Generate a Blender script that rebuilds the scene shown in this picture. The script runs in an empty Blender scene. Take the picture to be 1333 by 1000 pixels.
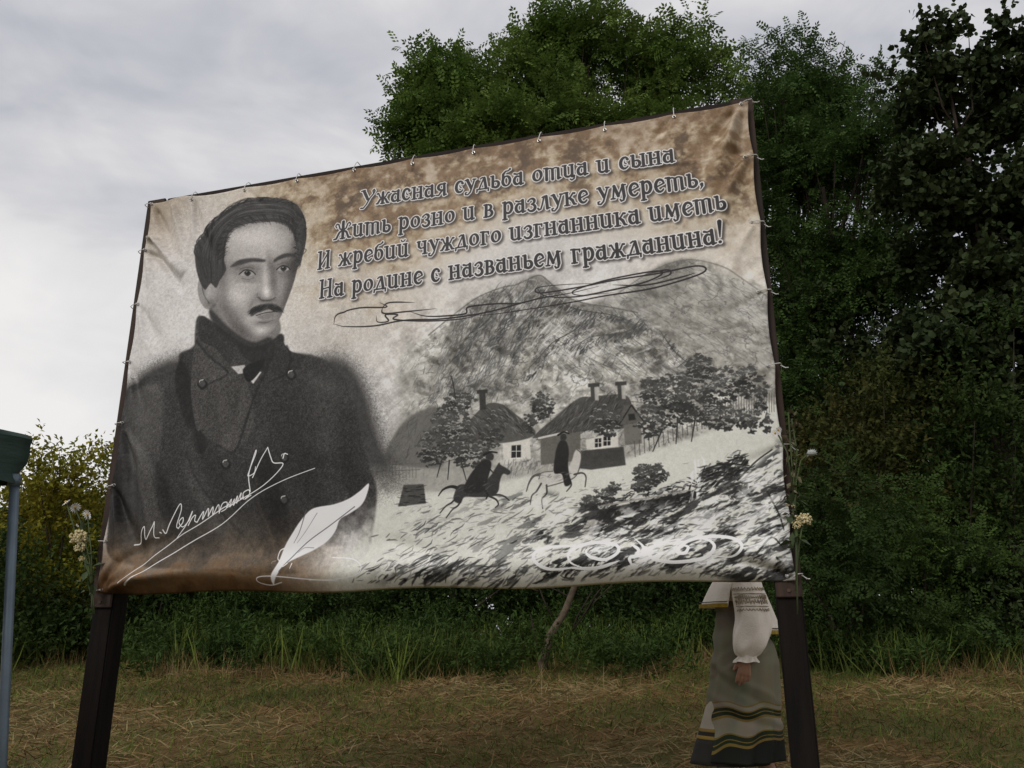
import bpy, bmesh, math, random
import numpy as np
from mathutils import Vector, Matrix

# ------------------------------------------------------------------ camera, world, sun, exposure
scene = bpy.context.scene
COL = scene.collection
PITCH = math.radians(17.08); FOC = 1075.18
cam_d = bpy.data.cameras.new('camera'); cam = bpy.data.objects.new('camera', cam_d); COL.objects.link(cam)
cam_d.sensor_width = 36; cam_d.lens = FOC/1333*36; cam_d.clip_start = .05; cam_d.clip_end = 2000
cam.location = (0, 0, 1.5)
cam.rotation_mode = 'XYZ'
cam.matrix_world = Matrix.Translation((0, 0, 1.5)) @ Matrix.Rotation(math.pi/2+PITCH, 4, 'X') @ Matrix.Rotation(-.00256, 4, 'Z')
scene.camera = cam

SUN_DIR = Vector((-.50, -.70, .62)).normalized()
world = bpy.data.worlds.new('World'); scene.world = world; world.use_nodes = True
wn = world.node_tree.nodes; wl = world.node_tree.links; wn.clear()
def wnode(t, **k):
    n = wn.new(t)
    for a, b in k.items(): setattr(n, a, b)
    return n
out = wnode('ShaderNodeOutputWorld'); bgs = wnode('ShaderNodeBackground'); bgc = wnode('ShaderNodeBackground'); mx = wnode('ShaderNodeMixShader')
sky = wnode('ShaderNodeTexSky', sky_type='NISHITA', sun_disc=False)
sky.sun_elevation = math.asin(SUN_DIR.z); sky.sun_rotation = math.atan2(SUN_DIR.x, SUN_DIR.y) % (2*math.pi)
sky.air_density = 1.2; sky.dust_density = 3.0
bgs.inputs[1].default_value = .08; wl.new(sky.outputs[0], bgs.inputs[0])
tc = wnode('ShaderNodeTexCoord'); mp = wnode('ShaderNodeMapping'); mp.inputs['Scale'].default_value = (1., 1., 2.1); mp.inputs['Location'].default_value = (.35, .2, .1)
wl.new(tc.outputs['Generated'], mp.inputs['Vector'])
na = wnode('ShaderNodeTexNoise'); na.inputs['Scale'].default_value = 1.7; na.inputs['Detail'].default_value = 5; na.inputs['Roughness'].default_value = .5; na.inputs['Distortion'].default_value = .35
nb = wnode('ShaderNodeTexNoise'); nb.inputs['Scale'].default_value = 5.5; nb.inputs['Detail'].default_value = 6; nb.inputs['Roughness'].default_value = .55; nb.inputs['Distortion'].default_value = .5
wl.new(mp.outputs[0], na.inputs['Vector']); wl.new(mp.outputs[0], nb.inputs['Vector'])
mixn = wnode('ShaderNodeMath', operation='MULTIPLY_ADD'); mixn.inputs[1].default_value = .30; wl.new(nb.outputs['Fac'], mixn.inputs[0]); wl.new(na.outputs['Fac'], mixn.inputs[2])
rp = wnode('ShaderNodeValToRGB'); cr = rp.color_ramp
cr.elements[0].position = .52; cr.elements[0].color = (.42, .43, .475, 1)
cr.elements[1].position = .84; cr.elements[1].color = (.76, .745, .735, 1)
e = cr.elements.new(.61); e.color = (.54, .54, .565, 1)
e = cr.elements.new(.69); e.color = (.66, .65, .655, 1)
wl.new(mixn.outputs[0], rp.inputs[0]); wl.new(rp.outputs[0], bgc.inputs[0]); bgc.inputs[1].default_value = 1.19
mx.inputs[0].default_value = .94; wl.new(bgs.outputs[0], mx.inputs[1]); wl.new(bgc.outputs[0], mx.inputs[2]); wl.new(mx.outputs[0], out.inputs[0])

sun_d = bpy.data.lights.new('sun', 'SUN'); sun = bpy.data.objects.new('sun', sun_d); COL.objects.link(sun)
sun_d.energy = 1.4; sun_d.angle = math.radians(22); sun_d.color = (1., .965, .92)
sun.rotation_euler = SUN_DIR.to_track_quat('Z', 'Y').to_euler(); sun.location = (-10, -10, 20)
scene.view_settings.view_transform = 'Standard'; scene.view_settings.look = 'None'
scene.view_settings.exposure = 0.0; scene.view_settings.gamma = 1.0; scene.view_settings.use_curve_mapping = False
scene.render.engine = 'CYCLES'; scene.cycles.use_denoising = True; scene.cycles.max_bounces = 6; scene.cycles.transparent_max_bounces = 8

# ------------------------------------------------------------------ helpers
def tag(o, label=None, cat=None, group=None, kind=None):
    if label: o['label'] = label
    if cat: o['category'] = cat
    if group: o['group'] = group
    if kind: o['kind'] = kind
    return o
def empty(name, loc=(0, 0, 0), rz=0., **k):
    o = bpy.data.objects.new(name, None); COL.objects.link(o); o.location = loc; o.rotation_euler = (0, 0, rz); o.empty_display_size = .1
    return tag(o, **k)
def mesh_obj(name, me, mat=None, parent=None, loc=None, smooth=False, **k):
    o = bpy.data.objects.new(name, me); COL.objects.link(o)
    if mat and not me.materials: me.materials.append(mat)
    if parent: o.parent = parent
    if loc is not None: o.location = loc
    if smooth: me.polygons.foreach_set('use_smooth', [True]*len(me.polygons))
    return tag(o, **k)
def np_mesh(name, V, F, attrs=None, uv=None):
    # V (n,3), F (m,k) all faces the same size
    me = bpy.data.meshes.new(name); V = np.asarray(V, np.float32); F = np.asarray(F, np.int32)
    m, k = F.shape
    me.vertices.add(len(V)); me.vertices.foreach_set('co', V.ravel())
    me.loops.add(m*k); me.loops.foreach_set('vertex_index', F.ravel())
    me.polygons.add(m); me.polygons.foreach_set('loop_start', np.arange(0, m*k, k, dtype=np.int32)); me.polygons.foreach_set('loop_total', np.full(m, k, np.int32))
    if attrs:
        for nm, a in attrs.items():
            at_ = me.attributes.new(nm, 'FLOAT', 'POINT'); at_.data.foreach_set('value', np.asarray(a, np.float32).ravel())
    if uv is not None:
        l = me.uv_layers.new(name='uv'); l.data.foreach_set('uv', np.asarray(uv, np.float32)[F.ravel()].ravel())
    me.update(calc_edges=True); me.validate()
    return me
def at(px, py, Y):
    # the world point seen at a photograph pixel, at forward distance Y
    u = (px-666.5)/FOC; v = -(py-500)/FOC
    c, s = math.cos(PITCH), math.sin(PITCH)
    dy = c-v*s; dz = s+v*c
    return Vector((u/dy*Y, Y, 1.5+dz/dy*Y))
GZ = [(-60, -.8), (-5, -.2), (0, 0), (3.6, .32), (5.1, .5), (6, .63), (8, .86), (10, 1.02), (12, 1.13), (16, 1.22), (25, 1.28), (900, 1.3)]
def gz(x, y):
    x = np.asarray(x, float); y = np.asarray(y, float)
    z = np.interp(y, [a for a, b in GZ], [b for a, b in GZ])
    return z+(.035*np.sin(x*.9+y*.5)+.02*np.sin(x*2.3-y*1.7+1)+.01*np.sin(x*5.1+y*3.9))*np.clip((y-4.5)/2, 0, 1)*np.clip((60-y)/30, 0, 1)
def tube(pts, rad, n=8, cap=True, close=False):
    # tapered tube along points, returns V,F(list)
    P = [Vector(p) for p in pts]; R = rad if hasattr(rad, '__len__') else [rad]*len(P)
    V = []; F = []; prev = None
    for i, p in enumerate(P):
        d = (P[min(i+1, len(P)-1)]-P[max(i-1, 0)]).normalized()
        if prev is None: a = d.orthogonal().normalized()
        else: a = (prev-d*prev.dot(d)).normalized()
        prev = a; b = d.cross(a)
        for k in range(n):
            t = 2*math.pi*k/n; V.append(p+(a*math.cos(t)+b*math.sin(t))*R[i])
    for i in range(len(P)-1):
        for k in range(n): F.append((i*n+k, i*n+(k+1) % n, (i+1)*n+(k+1) % n, (i+1)*n+k))
    if cap: F.append(tuple(range(n-1, -1, -1))); F.append(tuple(range((len(P)-1)*n, len(P)*n)))
    return [tuple(v) for v in V], F
def join(parts):
    V = []; F = []
    for v, f in parts:
        o = len(V); V += list(v); F += [tuple(i+o for i in q) for q in f]
    return V, F
def mk(name, vf):
    me = bpy.data.meshes.new(name); me.from_pydata(vf[0], [], vf[1]); me.update(); return me
def box(x0, x1, y0, y1, z0, z1):
    v = [(x, y, z) for z in (z0, z1) for y in (y0, y1) for x in (x0, x1)]
    return v, [(0, 2, 3, 1), (4, 5, 7, 6), (0, 1, 5, 4), (2, 6, 7, 3), (0, 4, 6, 2), (1, 3, 7, 5)]
def bevel_box(x0, x1, y0, y1, z0, z1, b=.006, wob=0., seed=0):
    bm = bmesh.new(); v, f = box(x0, x1, y0, y1, z0, z1)
    vs = [bm.verts.new(p) for p in v]
    for q in f: bm.faces.new([vs[i] for i in q])
    bmesh.ops.recalc_face_normals(bm, faces=bm.faces)
    bmesh.ops.bevel(bm, geom=list(bm.edges), offset=b, segments=2, affect='EDGES')
    me = bpy.data.meshes.new('m'); bm.to_mesh(me); bm.free(); return me
def sphere_vf(c, r, n=10, m=6):
    r = r if hasattr(r, '__len__') else (r, r, r)
    V = [(c[0], c[1], c[2]+r[2])]; F = []
    for i in range(1, m):
        a = math.pi*i/m
        for k in range(n):
            t = 2*math.pi*k/n; V.append((c[0]+r[0]*math.sin(a)*math.cos(t), c[1]+r[1]*math.sin(a)*math.sin(t), c[2]+r[2]*math.cos(a)))
    V.append((c[0], c[1], c[2]-r[2])); L = len(V)-1
    for k in range(n): F.append((0, 1+k, 1+(k+1) % n)); F.append((L, 1+(m-2)*n+(k+1) % n, 1+(m-2)*n+k))
    for i in range(m-2):
        for k in range(n): a = 1+i*n; F.append((a+k, a+n+k, a+n+(k+1) % n, a+(k+1) % n))
    return V, F

def material(name, c1, c2=None, rough=.7, scale=5., detail=4., bump=0., bscale=60., spec=.3, metal=0., trans=0., tint=None, coords='Object', lo=.35, hi=.65, stretch=None):
    m = bpy.data.materials.new(name); m.use_nodes = True; nt = m.node_tree; N = nt.nodes; L = nt.links
    b = N['Principled BSDF']; b.inputs['Roughness'].default_value = rough; b.inputs['Metallic'].default_value = metal
    b.inputs['Specular IOR Level'].default_value = spec
    tcn = N.new('ShaderNodeTexCoord'); src = tcn.outputs[coords]
    if stretch:
        mpn = N.new('ShaderNodeMapping'); mpn.inputs['Scale'].default_value = stretch; L.new(src, mpn.inputs[0]); src = mpn.outputs[0]
    c2 = c2 or tuple(x*.75 for x in c1)
    nz = N.new('ShaderNodeTexNoise'); nz.inputs['Scale'].default_value = scale; nz.inputs['Detail'].default_value = detail; L.new(src, nz.inputs['Vector'])
    r = N.new('ShaderNodeValToRGB'); r.color_ramp.elements[0].position = lo; r.color_ramp.elements[1].position = hi
    r.color_ramp.elements[0].color = (*c1, 1); r.color_ramp.elements[1].color = (*c2, 1)
    L.new(nz.outputs['Fac'], r.inputs[0]); col = r.outputs[0]
    if tint:
        a = N.new('ShaderNodeAttribute'); a.attribute_name = 'tint'
        r2 = N.new('ShaderNodeValToRGB'); els = r2.color_ramp.elements
        for i, (p, c) in enumerate(tint):
            e_ = els[i] if i < 2 else els.new(p)
            e_.position = p; e_.color = (*c, 1)
        L.new(a.outputs['Fac'], r2.inputs[0])
        mxn = N.new('ShaderNodeMix'); mxn.data_type = 'RGBA'; mxn.blend_type = 'MULTIPLY'; mxn.inputs[0].default_value = 1.
        L.new(col, mxn.inputs[6]); L.new(r2.outputs[0], mxn.inputs[7]); col = mxn.outputs[2]
    L.new(col, b.inputs['Base Color'])
    if bump:
        nb_ = N.new('ShaderNodeTexNoise'); nb_.inputs['Scale'].default_value = bscale; nb_.inputs['Detail'].default_value = 5; L.new(src, nb_.inputs['Vector'])
        bp = N.new('ShaderNodeBump'); bp.inputs['Strength'].default_value = bump; bp.inputs['Distance'].default_value = .01; L.new(nb_.outputs['Fac'], bp.inputs['Height']); L.new(bp.outputs[0], b.inputs['Normal'])
    if trans:
        tr = N.new('ShaderNodeBsdfTranslucent'); L.new(col, tr.inputs[0]); ms = N.new('ShaderNodeMixShader'); ms.inputs[0].default_value = trans
        L.new(b.outputs[0], ms.inputs[1]); L.new(tr.outputs[0], ms.inputs[2]); L.new(ms.outputs[0], N['Material Output'].inputs[0])
    return m

# ------------------------------------------------------------------ ground
def build_ground():
    ys = np.concatenate([np.linspace(-60, -6, 12), np.linspace(-5, 4, 24), np.linspace(4.25, 18, 90), np.linspace(19, 60, 24), np.geomspace(70, 900, 14)])
    xs = np.concatenate([-np.geomspace(900, 16, 16), np.linspace(-14, 14, 113), np.geomspace(16, 900, 16)])
    X, Y = np.meshgrid(xs, ys); Z = gz(X, Y)
    V = np.c_[X.ravel(), Y.ravel(), Z.ravel()]; w = len(xs); h = len(ys)
    i, j = np.meshgrid(np.arange(w-1), np.arange(h-1)); a = (j*w+i).ravel()
    m = material('soil_and_thatch', (.125, .078, .032), (.080, .078, .026), rough=.95, scale=1.3, detail=8, bump=.9, bscale=14, spec=.1, coords='Object')
    return mesh_obj('ground', np_mesh('ground', V, np.c_[a, a+1, a+1+w, a+w]), m, smooth=True, kind='structure', label='mown grassy slope with brown straw and green patches')
build_ground()
# ------------------------------------------------------------------ leaves and grass
def nrm(a): return a/np.maximum(np.linalg.norm(a, axis=1, keepdims=True), 1e-9)
def frames(D, rng, up=None, roll=.5):
    # leaf frame: x along D, z roughly up with random roll
    D = nrm(D); U = np.zeros_like(D); U[:, 2] = 1
    U = U+rng.normal(size=D.shape)*roll
    Yv = nrm(np.cross(U, D)); Zv = np.cross(D, Yv)
    return D, Yv, Zv
def place(tv, tf, O, D, S, rng, roll=.5, tint=None):
    X, Y, Z = frames(D, rng, roll=roll); tv = np.asarray(tv, float); n = len(O); k = len(tv)
    V = O[:, None]+S[:, None, None]*(tv[None, :, 0:1]*X[:, None]+tv[None, :, 1:2]*Y[:, None]+tv[None, :, 2:3]*Z[:, None])
    F = (np.arange(n)*k)[:, None, None]+np.asarray(tf)[None]
    t = rng.rand(n) if tint is None else tint
    return V.reshape(-1, 3), F.reshape(-1, len(tf[0])), np.repeat(t, k)
LEAF = ([(0, 0, 0), (.45, .26, .06), (1, 0, -.10), (.45, -.26, .06)], [(0, 1, 2), (0, 2, 3)])
NARROW = ([(0, 0, 0), (.4, .15, .04), (1, 0, -.16), (.4, -.15, .04)], [(0, 1, 2), (0, 2, 3)])
BROAD = ([(0, 0, 0), (.15, .42, .05), (.62, .46, .02), (1, 0, -.12), (.62, -.46, .02), (.15, -.42, .05)], [(0, 1, 2), (0, 2, 3), (0, 3, 4), (0, 4, 5)])
def pinnate(pairs=4, sag=.25):
    V = []; F = []
    def leaf(o, d, l, w):
        o = np.array(o); d = np.array(d)/np.linalg.norm(d); s = np.cross([0, 0, 1], d); s /= np.linalg.norm(s)
        b = len(V); V.extend([o, o+d*l*.5+s*w, o+d*l+np.array([0, 0, -.04]), o+d*l*.5-s*w]); F.extend([(b, b+1, b+2), (b, b+2, b+3)])
    for i in range(pairs):
        t = .16+.74*i/(pairs-1); o = (t, 0, -sag*t*t)
        for sgn in (1, -1): leaf(o, (.45, sgn*.9, -.25), .33*(1-.25*abs(t-.5)), .085)
    leaf((.95, 0, -sag*.9), (1, 0, -.5), .30, .08)
    return [tuple(v) for v in V], F
PIN = pinnate(); PIN_LONG = pinnate(4, .45)
def shoots(clumps, per, length, rng, up=.6, jitter=.7, step=.09, shell=(.35, .95)):
    # points and directions of leaves growing along short curved shoots in each clump
    O = []; D = []; T = []; ST = []
    C = np.array([c[:3] for c in clumps]); R = np.array([c[3] for c in clumps])
    n = np.maximum((per*(R/R.mean())**2), 3).astype(int)
    idx = np.repeat(np.arange(len(C)), n); m = len(idx)
    d = nrm(rng.normal(size=(m, 3))); d[:, 2] = np.where(rng.rand(m) < .75, np.abs(d[:, 2]), d[:, 2])
    rr = (shell[0]+(shell[1]-shell[0])*rng.rand(m)**.7)
    o = C[idx]+d*(R[idx]*rr)[:, None]*np.array([1, 1, .85])
    g = nrm(d*.8+np.array([0, 0, up])+rng.normal(size=(m, 3))*.35)
    L = length*(.6+.8*rng.rand(m)); k = int(max(3, length/step))
    tt = rng.rand(m)
    for j in range(k):
        f = (j+.5)/k; p = o+g*(L*f)[:, None]; p[:, 2] -= L*f*f*.22*(1-up*.5)
        dd = nrm(g*.5+nrm(rng.normal(size=(m, 3)))*jitter+np.array([0, 0, -.1]))
        O.append(p); D.append(dd); T.append(np.clip(tt*.6+.4*rng.rand(m), 0, 1))
    stems = (o, o+g*L[:, None]-np.c_[np.zeros(m), np.zeros(m), L*.22*(1-up*.5)])
    return np.concatenate(O), np.concatenate(D), np.concatenate(T), stems
def crown_mesh(name, clumps, leaf, size, per, length, seed, up=.6, jitter=.7, step=.09, roll=.5, stem_r=.004, shell=(.35, .95)):
    rng = np.random.RandomState(seed)
    O, D, T, st = shoots(clumps, per, length, rng, up, jitter, step, shell)
    V, F, t = place(leaf[0], leaf[1], O, D, size*(.7+.6*rng.rand(len(O))), rng, roll, T)
    return np_mesh(name, V, F, {'tint': t}), st
def limbs(base, top, clumps, seed, r0, nl=14):
    # trunk with forks reaching into the clumps
    rng = random.Random(seed); parts = []; B = Vector(base); T = Vector(top)
    sp = [B.lerp(T, i/6)+Vector((rng.uniform(-.08, .08)*i, rng.uniform(-.08, .08)*i, 0))*.5 for i in range(7)]
    trunk = tube(sp, [r0*(1-.11*i) for i in range(7)], 10)
    cs = list(clumps); rng.shuffle(cs)
    for c in cs[:nl]:
        c = Vector(c[:3]); k = rng.randint(2, 5); s = sp[k]
        m = s.lerp(c, .5)+Vector((rng.uniform(-.2, .2), rng.uniform(-.2, .2), rng.uniform(-.3, .1)))
        parts.append(tube([s, s.lerp(m, .6), m, m.lerp(c, .6), c], [r0*.42, r0*.34, r0*.25, r0*.16, r0*.06], 6))
        for q in range(3):
            e_ = c+Vector((rng.uniform(-.6, .6), rng.uniform(-.5, .5), rng.uniform(-.1, .3)))
            parts.append(tube([m.lerp(c, .5), m.lerp(e_, .6), e_], [r0*.14, r0*.09, r0*.03], 5))
    return trunk, join(parts)
bark = material('bark', (.045, .034, .026), (.022, .017, .013), rough=.9, scale=9, bump=.8, bscale=30, spec=.1, stretch=(1, 1, .25))
def leafmat(name, c1, c2, tintlo=.65, tinthi=1.35, trans=.28, yellow=0.):
    return material(name, c1, c2, rough=.65, scale=.9, detail=3, spec=.10, trans=trans, tint=[(0, (tintlo, tintlo, tintlo)), (1, (tinthi*(1+yellow), tinthi, tinthi*(1-yellow)))])
M_ROB = leafmat('robinia_leaf', (.082, .140, .028), (.125, .180, .040))
M_ASH = leafmat('ash_leaf', (.048, .088, .022), (.064, .108, .028))
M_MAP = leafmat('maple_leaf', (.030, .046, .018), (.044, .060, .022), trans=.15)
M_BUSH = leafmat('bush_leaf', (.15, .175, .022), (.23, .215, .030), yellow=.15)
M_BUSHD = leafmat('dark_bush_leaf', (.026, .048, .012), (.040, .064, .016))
M_WEED = leafmat('weed_leaf', (.056, .092, .020), (.034, .062, .015))
M_RED = leafmat('tinged_leaf', (.040, .060, .016), (.055, .055, .018), yellow=.15)

def cl(px, py, Y, rpx, depth=0.):
    p = at(px, py, Y+depth); return (p.x, p.y, p.z, rpx/FOC*(Y+depth)*1.0)
def tree(name, label, cat, Ybase, xbase, clumps, leaf, size, per, length, seed, mat, trunk_r, top=None, group=None, **kw):
    b = Vector((xbase, Ybase, float(gz(xbase, Ybase))-.05)); o = empty(name, b, label=label, cat=cat, group=group)
    cm = [(c[0]-b.x, c[1]-b.y, c[2]-b.z, c[3]) for c in clumps]
    nl = kw.pop('nl', 14)
    me, st = crown_mesh('crown', cm, leaf, size, per, length, seed, **kw)
    mesh_obj('crown', me, mat, o)
    zt = max(c[2] for c in cm); cx = sum(c[0] for c in cm)/len(cm); cy = sum(c[1] for c in cm)/len(cm)
    tp = top or (cx*.6, cy*.6, zt*.8)
    tr, li = limbs((0, 0, 0), tp, cm, seed, trunk_r, nl)
    t = mesh_obj('trunk', mk('trunk', tr), bark, o, smooth=True)
    # fine shoots are part of the limbs
    rng = np.random.RandomState(seed+5); k = rng.choice(len(st[0]), min(len(st[0]), 1400), replace=False)
    sv = []; sf = []
    A = st[0][k]; B = st[1][k]; e1 = np.array([.006, 0, 0]); e2 = np.array([0, .006, 0])
    V = np.stack([A-e1, A+e1, B, A-e2, A+e2, B], 1).reshape(-1, 3); F = (np.arange(len(k))*6)[:, None, None]+np.array([[0, 1, 2], [3, 4, 5]])[None]
    o_ = len(li[0]); li[0].extend([tuple(v) for v in V]); li[1].extend([tuple(int(i)+o_ for i in f) for f in F.reshape(-1, 3)])
    mesh_obj('limb', mk('limb', li), bark, t, smooth=True)
    return o
def fillc(px0, px1, py0, py1, Y, r, n, seed, dj=1.5):
    g = random.Random(seed); return [cl(g.uniform(px0, px1), g.uniform(py0, py1), Y, r*g.uniform(.7, 1.25), g.uniform(-dj*.3, dj)) for _ in range(n)]

def build_trees():
    # pale green robinia rising behind the sign
    Y = 15
    prof = [(530, 176, 26), (548, 140, 22), (580, 150, 34), (590, 112, 20), (628, 128, 38), (668, 100, 30), (664, 66, 18), (705, 90, 34), (706, 40, 20), (738, 62, 26), (742, 22, 18), (770, 50, 34), (775, 14, 20), (795, 34, 22), (815, 80, 36), (838, 52, 22), (860, 84, 34), (878, 50, 24), (898, 52, 20), (915, 90, 30), (938, 88, 20), (936, 120, 26), (512, 190, 14)]
    c = [cl(x, y+10, Y, r) for x, y, r in prof]+fillc(700, 880, 70, 150, Y, 36, 10, 31)+fillc(560, 930, 120, 260, Y, 42, 40, 1)+fillc(570, 900, 260, 560, Y, 50, 14, 2)
    tree('robinia_tree', 'pale green feathery tree rising over the middle of the sign', 'tree', 16.2, at(755, 800, 16).x, c, PIN, .29, 50, .62, 11, M_ROB, .16, up=.75, jitter=.75, nl=26, step=.10)
    # tall dark tree just right of the sign corner
    Y = 18.5
    prof = [(975, 90, 20), (985, 66, 16), (1003, 62, 20), (1035, 60, 22), (1020, 95, 34), (1062, 72, 22), (1078, 66, 16), (1060, 115, 34), (1092, 100, 18), (1100, 84, 10), (965, 135, 26), (1090, 140, 26)]
    c = [cl(x, y+8, Y, r) for x, y, r in prof]+fillc(975, 1110, 130, 380, Y, 40, 42, 3)+fillc(1000, 1150, 330, 640, Y, 44, 20, 4)
    tree('ash_tree', 'dark bushy tree with a flat brushy top, just right of the sign corner', 'tree', 19.5, at(1050, 800, 19).x, c, PIN_LONG, .28, 50, .5, 12, M_ASH, .17, up=.5, nl=20, step=.11)
    # low rounded tree between the two tall ones
    Y = 16.8
    c = [cl(x, y+6, Y, r) for x, y, r in [(1128, 104, 16), (1142, 96, 14), (1160, 110, 20), (1135, 140, 30), (1178, 118, 12), (1170, 150, 30)]]+fillc(1040, 1190, 170, 400, Y, 40, 34, 5)+fillc(1030, 1180, 380, 600, Y, 42, 18, 6)
    tree('young_ash_tree', 'lower rounded tree filling the dip between two taller trees', 'tree', 17.6, at(1120, 800, 17).x, c, PIN_LONG, .27, 46, .48, 13, M_ASH, .12, up=.45, nl=16, step=.11)
    # black-green maple at the right edge, sky showing through
    Y = 13.5
    prof = [(1190, 68, 10), (1205, 70, 16), (1222, 36, 18), (1238, 52, 18), (1210, 100, 22), (1235, 100, 26), (1262, 92, 20), (1308, 36, 15), (1318, 60, 22), (1340, 66, 24), (1290, 92, 24), (1325, 110, 30), (1375, 90, 40), (1200, 130, 18), (1160, 110, 9)]
    g = random.Random(8); c = [cl(x, y+4, Y, r) for x, y, r in prof]
    for _ in range(112):
        x, y = g.uniform(1165, 1470), g.uniform(120, 560)
        if ((x-1306)/32)**2+((y-222)/36)**2 < 1 or ((x-1210)/16)**2+((y-190)/16)**2 < 1 or ((x-1205)/40)**2+((y-390)/46)**2 < 1: continue
        c.append(cl(x, y, Y, g.uniform(20, 36), g.uniform(-.6, 1.8)))
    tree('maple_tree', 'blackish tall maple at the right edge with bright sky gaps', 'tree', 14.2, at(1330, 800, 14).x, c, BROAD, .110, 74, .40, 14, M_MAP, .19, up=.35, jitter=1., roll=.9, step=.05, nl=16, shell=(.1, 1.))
    # tree filling the shade under them
    Y = 16
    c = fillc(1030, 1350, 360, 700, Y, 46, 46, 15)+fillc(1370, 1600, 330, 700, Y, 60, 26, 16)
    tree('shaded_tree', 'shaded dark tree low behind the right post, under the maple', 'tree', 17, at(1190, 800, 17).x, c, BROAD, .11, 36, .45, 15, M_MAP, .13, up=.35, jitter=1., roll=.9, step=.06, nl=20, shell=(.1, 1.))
build_trees()
def bush(name, label, xpx, Y, w, top, mat, seed, leaf=LEAF, size=.075, per=34, n=20, r=30, length=.5, bot=850, up=.6, cat='bush', prof=None, stems=7, depth=1.4, step=.05, group=None, roll=.7):
    g = random.Random(seed); c = []
    bx = at(xpx, 800, Y).x; b = Vector((bx, Y+.4, float(gz(bx, Y+.4))-.03)); o = empty(name, b, label=label, cat=cat, group=group)
    for _ in range(n):
        t = g.random(); x = xpx+w*(t*2-1); tp = top+(bot-top)*.35*abs(t*2-1)**1.6
        c.append(cl(x, g.uniform(tp+r*.7, bot), Y, r*g.uniform(.65, 1.2), g.uniform(-.3, depth)))
    for x, y, rr in (prof or []): c.append(cl(x, y, Y, rr))
    cm = [(a-b.x, b_-b.y, max(z-b.z, rr*.4), rr) for a, b_, z, rr in c]
    me, st = crown_mesh('foliage', cm, leaf, size, per, length, seed, up=up, jitter=.9, step=step, roll=roll, shell=(.2, 1.))
    mesh_obj('foliage', me, mat, o)
    parts = []
    for k in range(stems):
        e_ = Vector(g.choice(cm)[:3]); s = Vector((g.uniform(-.25, .25), g.uniform(-.15, .15), 0)); m = s.lerp(e_, .5)+Vector((g.uniform(-.1, .1), g.uniform(-.1, .1), .15))
        parts.append(tube([s, s.lerp(m, .5)+Vector((0, 0, .05)), m, e_], [.028, .022, .016, .006], 6))
    mesh_obj('branch', mk('branch', join(parts)), bark, o, smooth=True)
    return o
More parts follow.
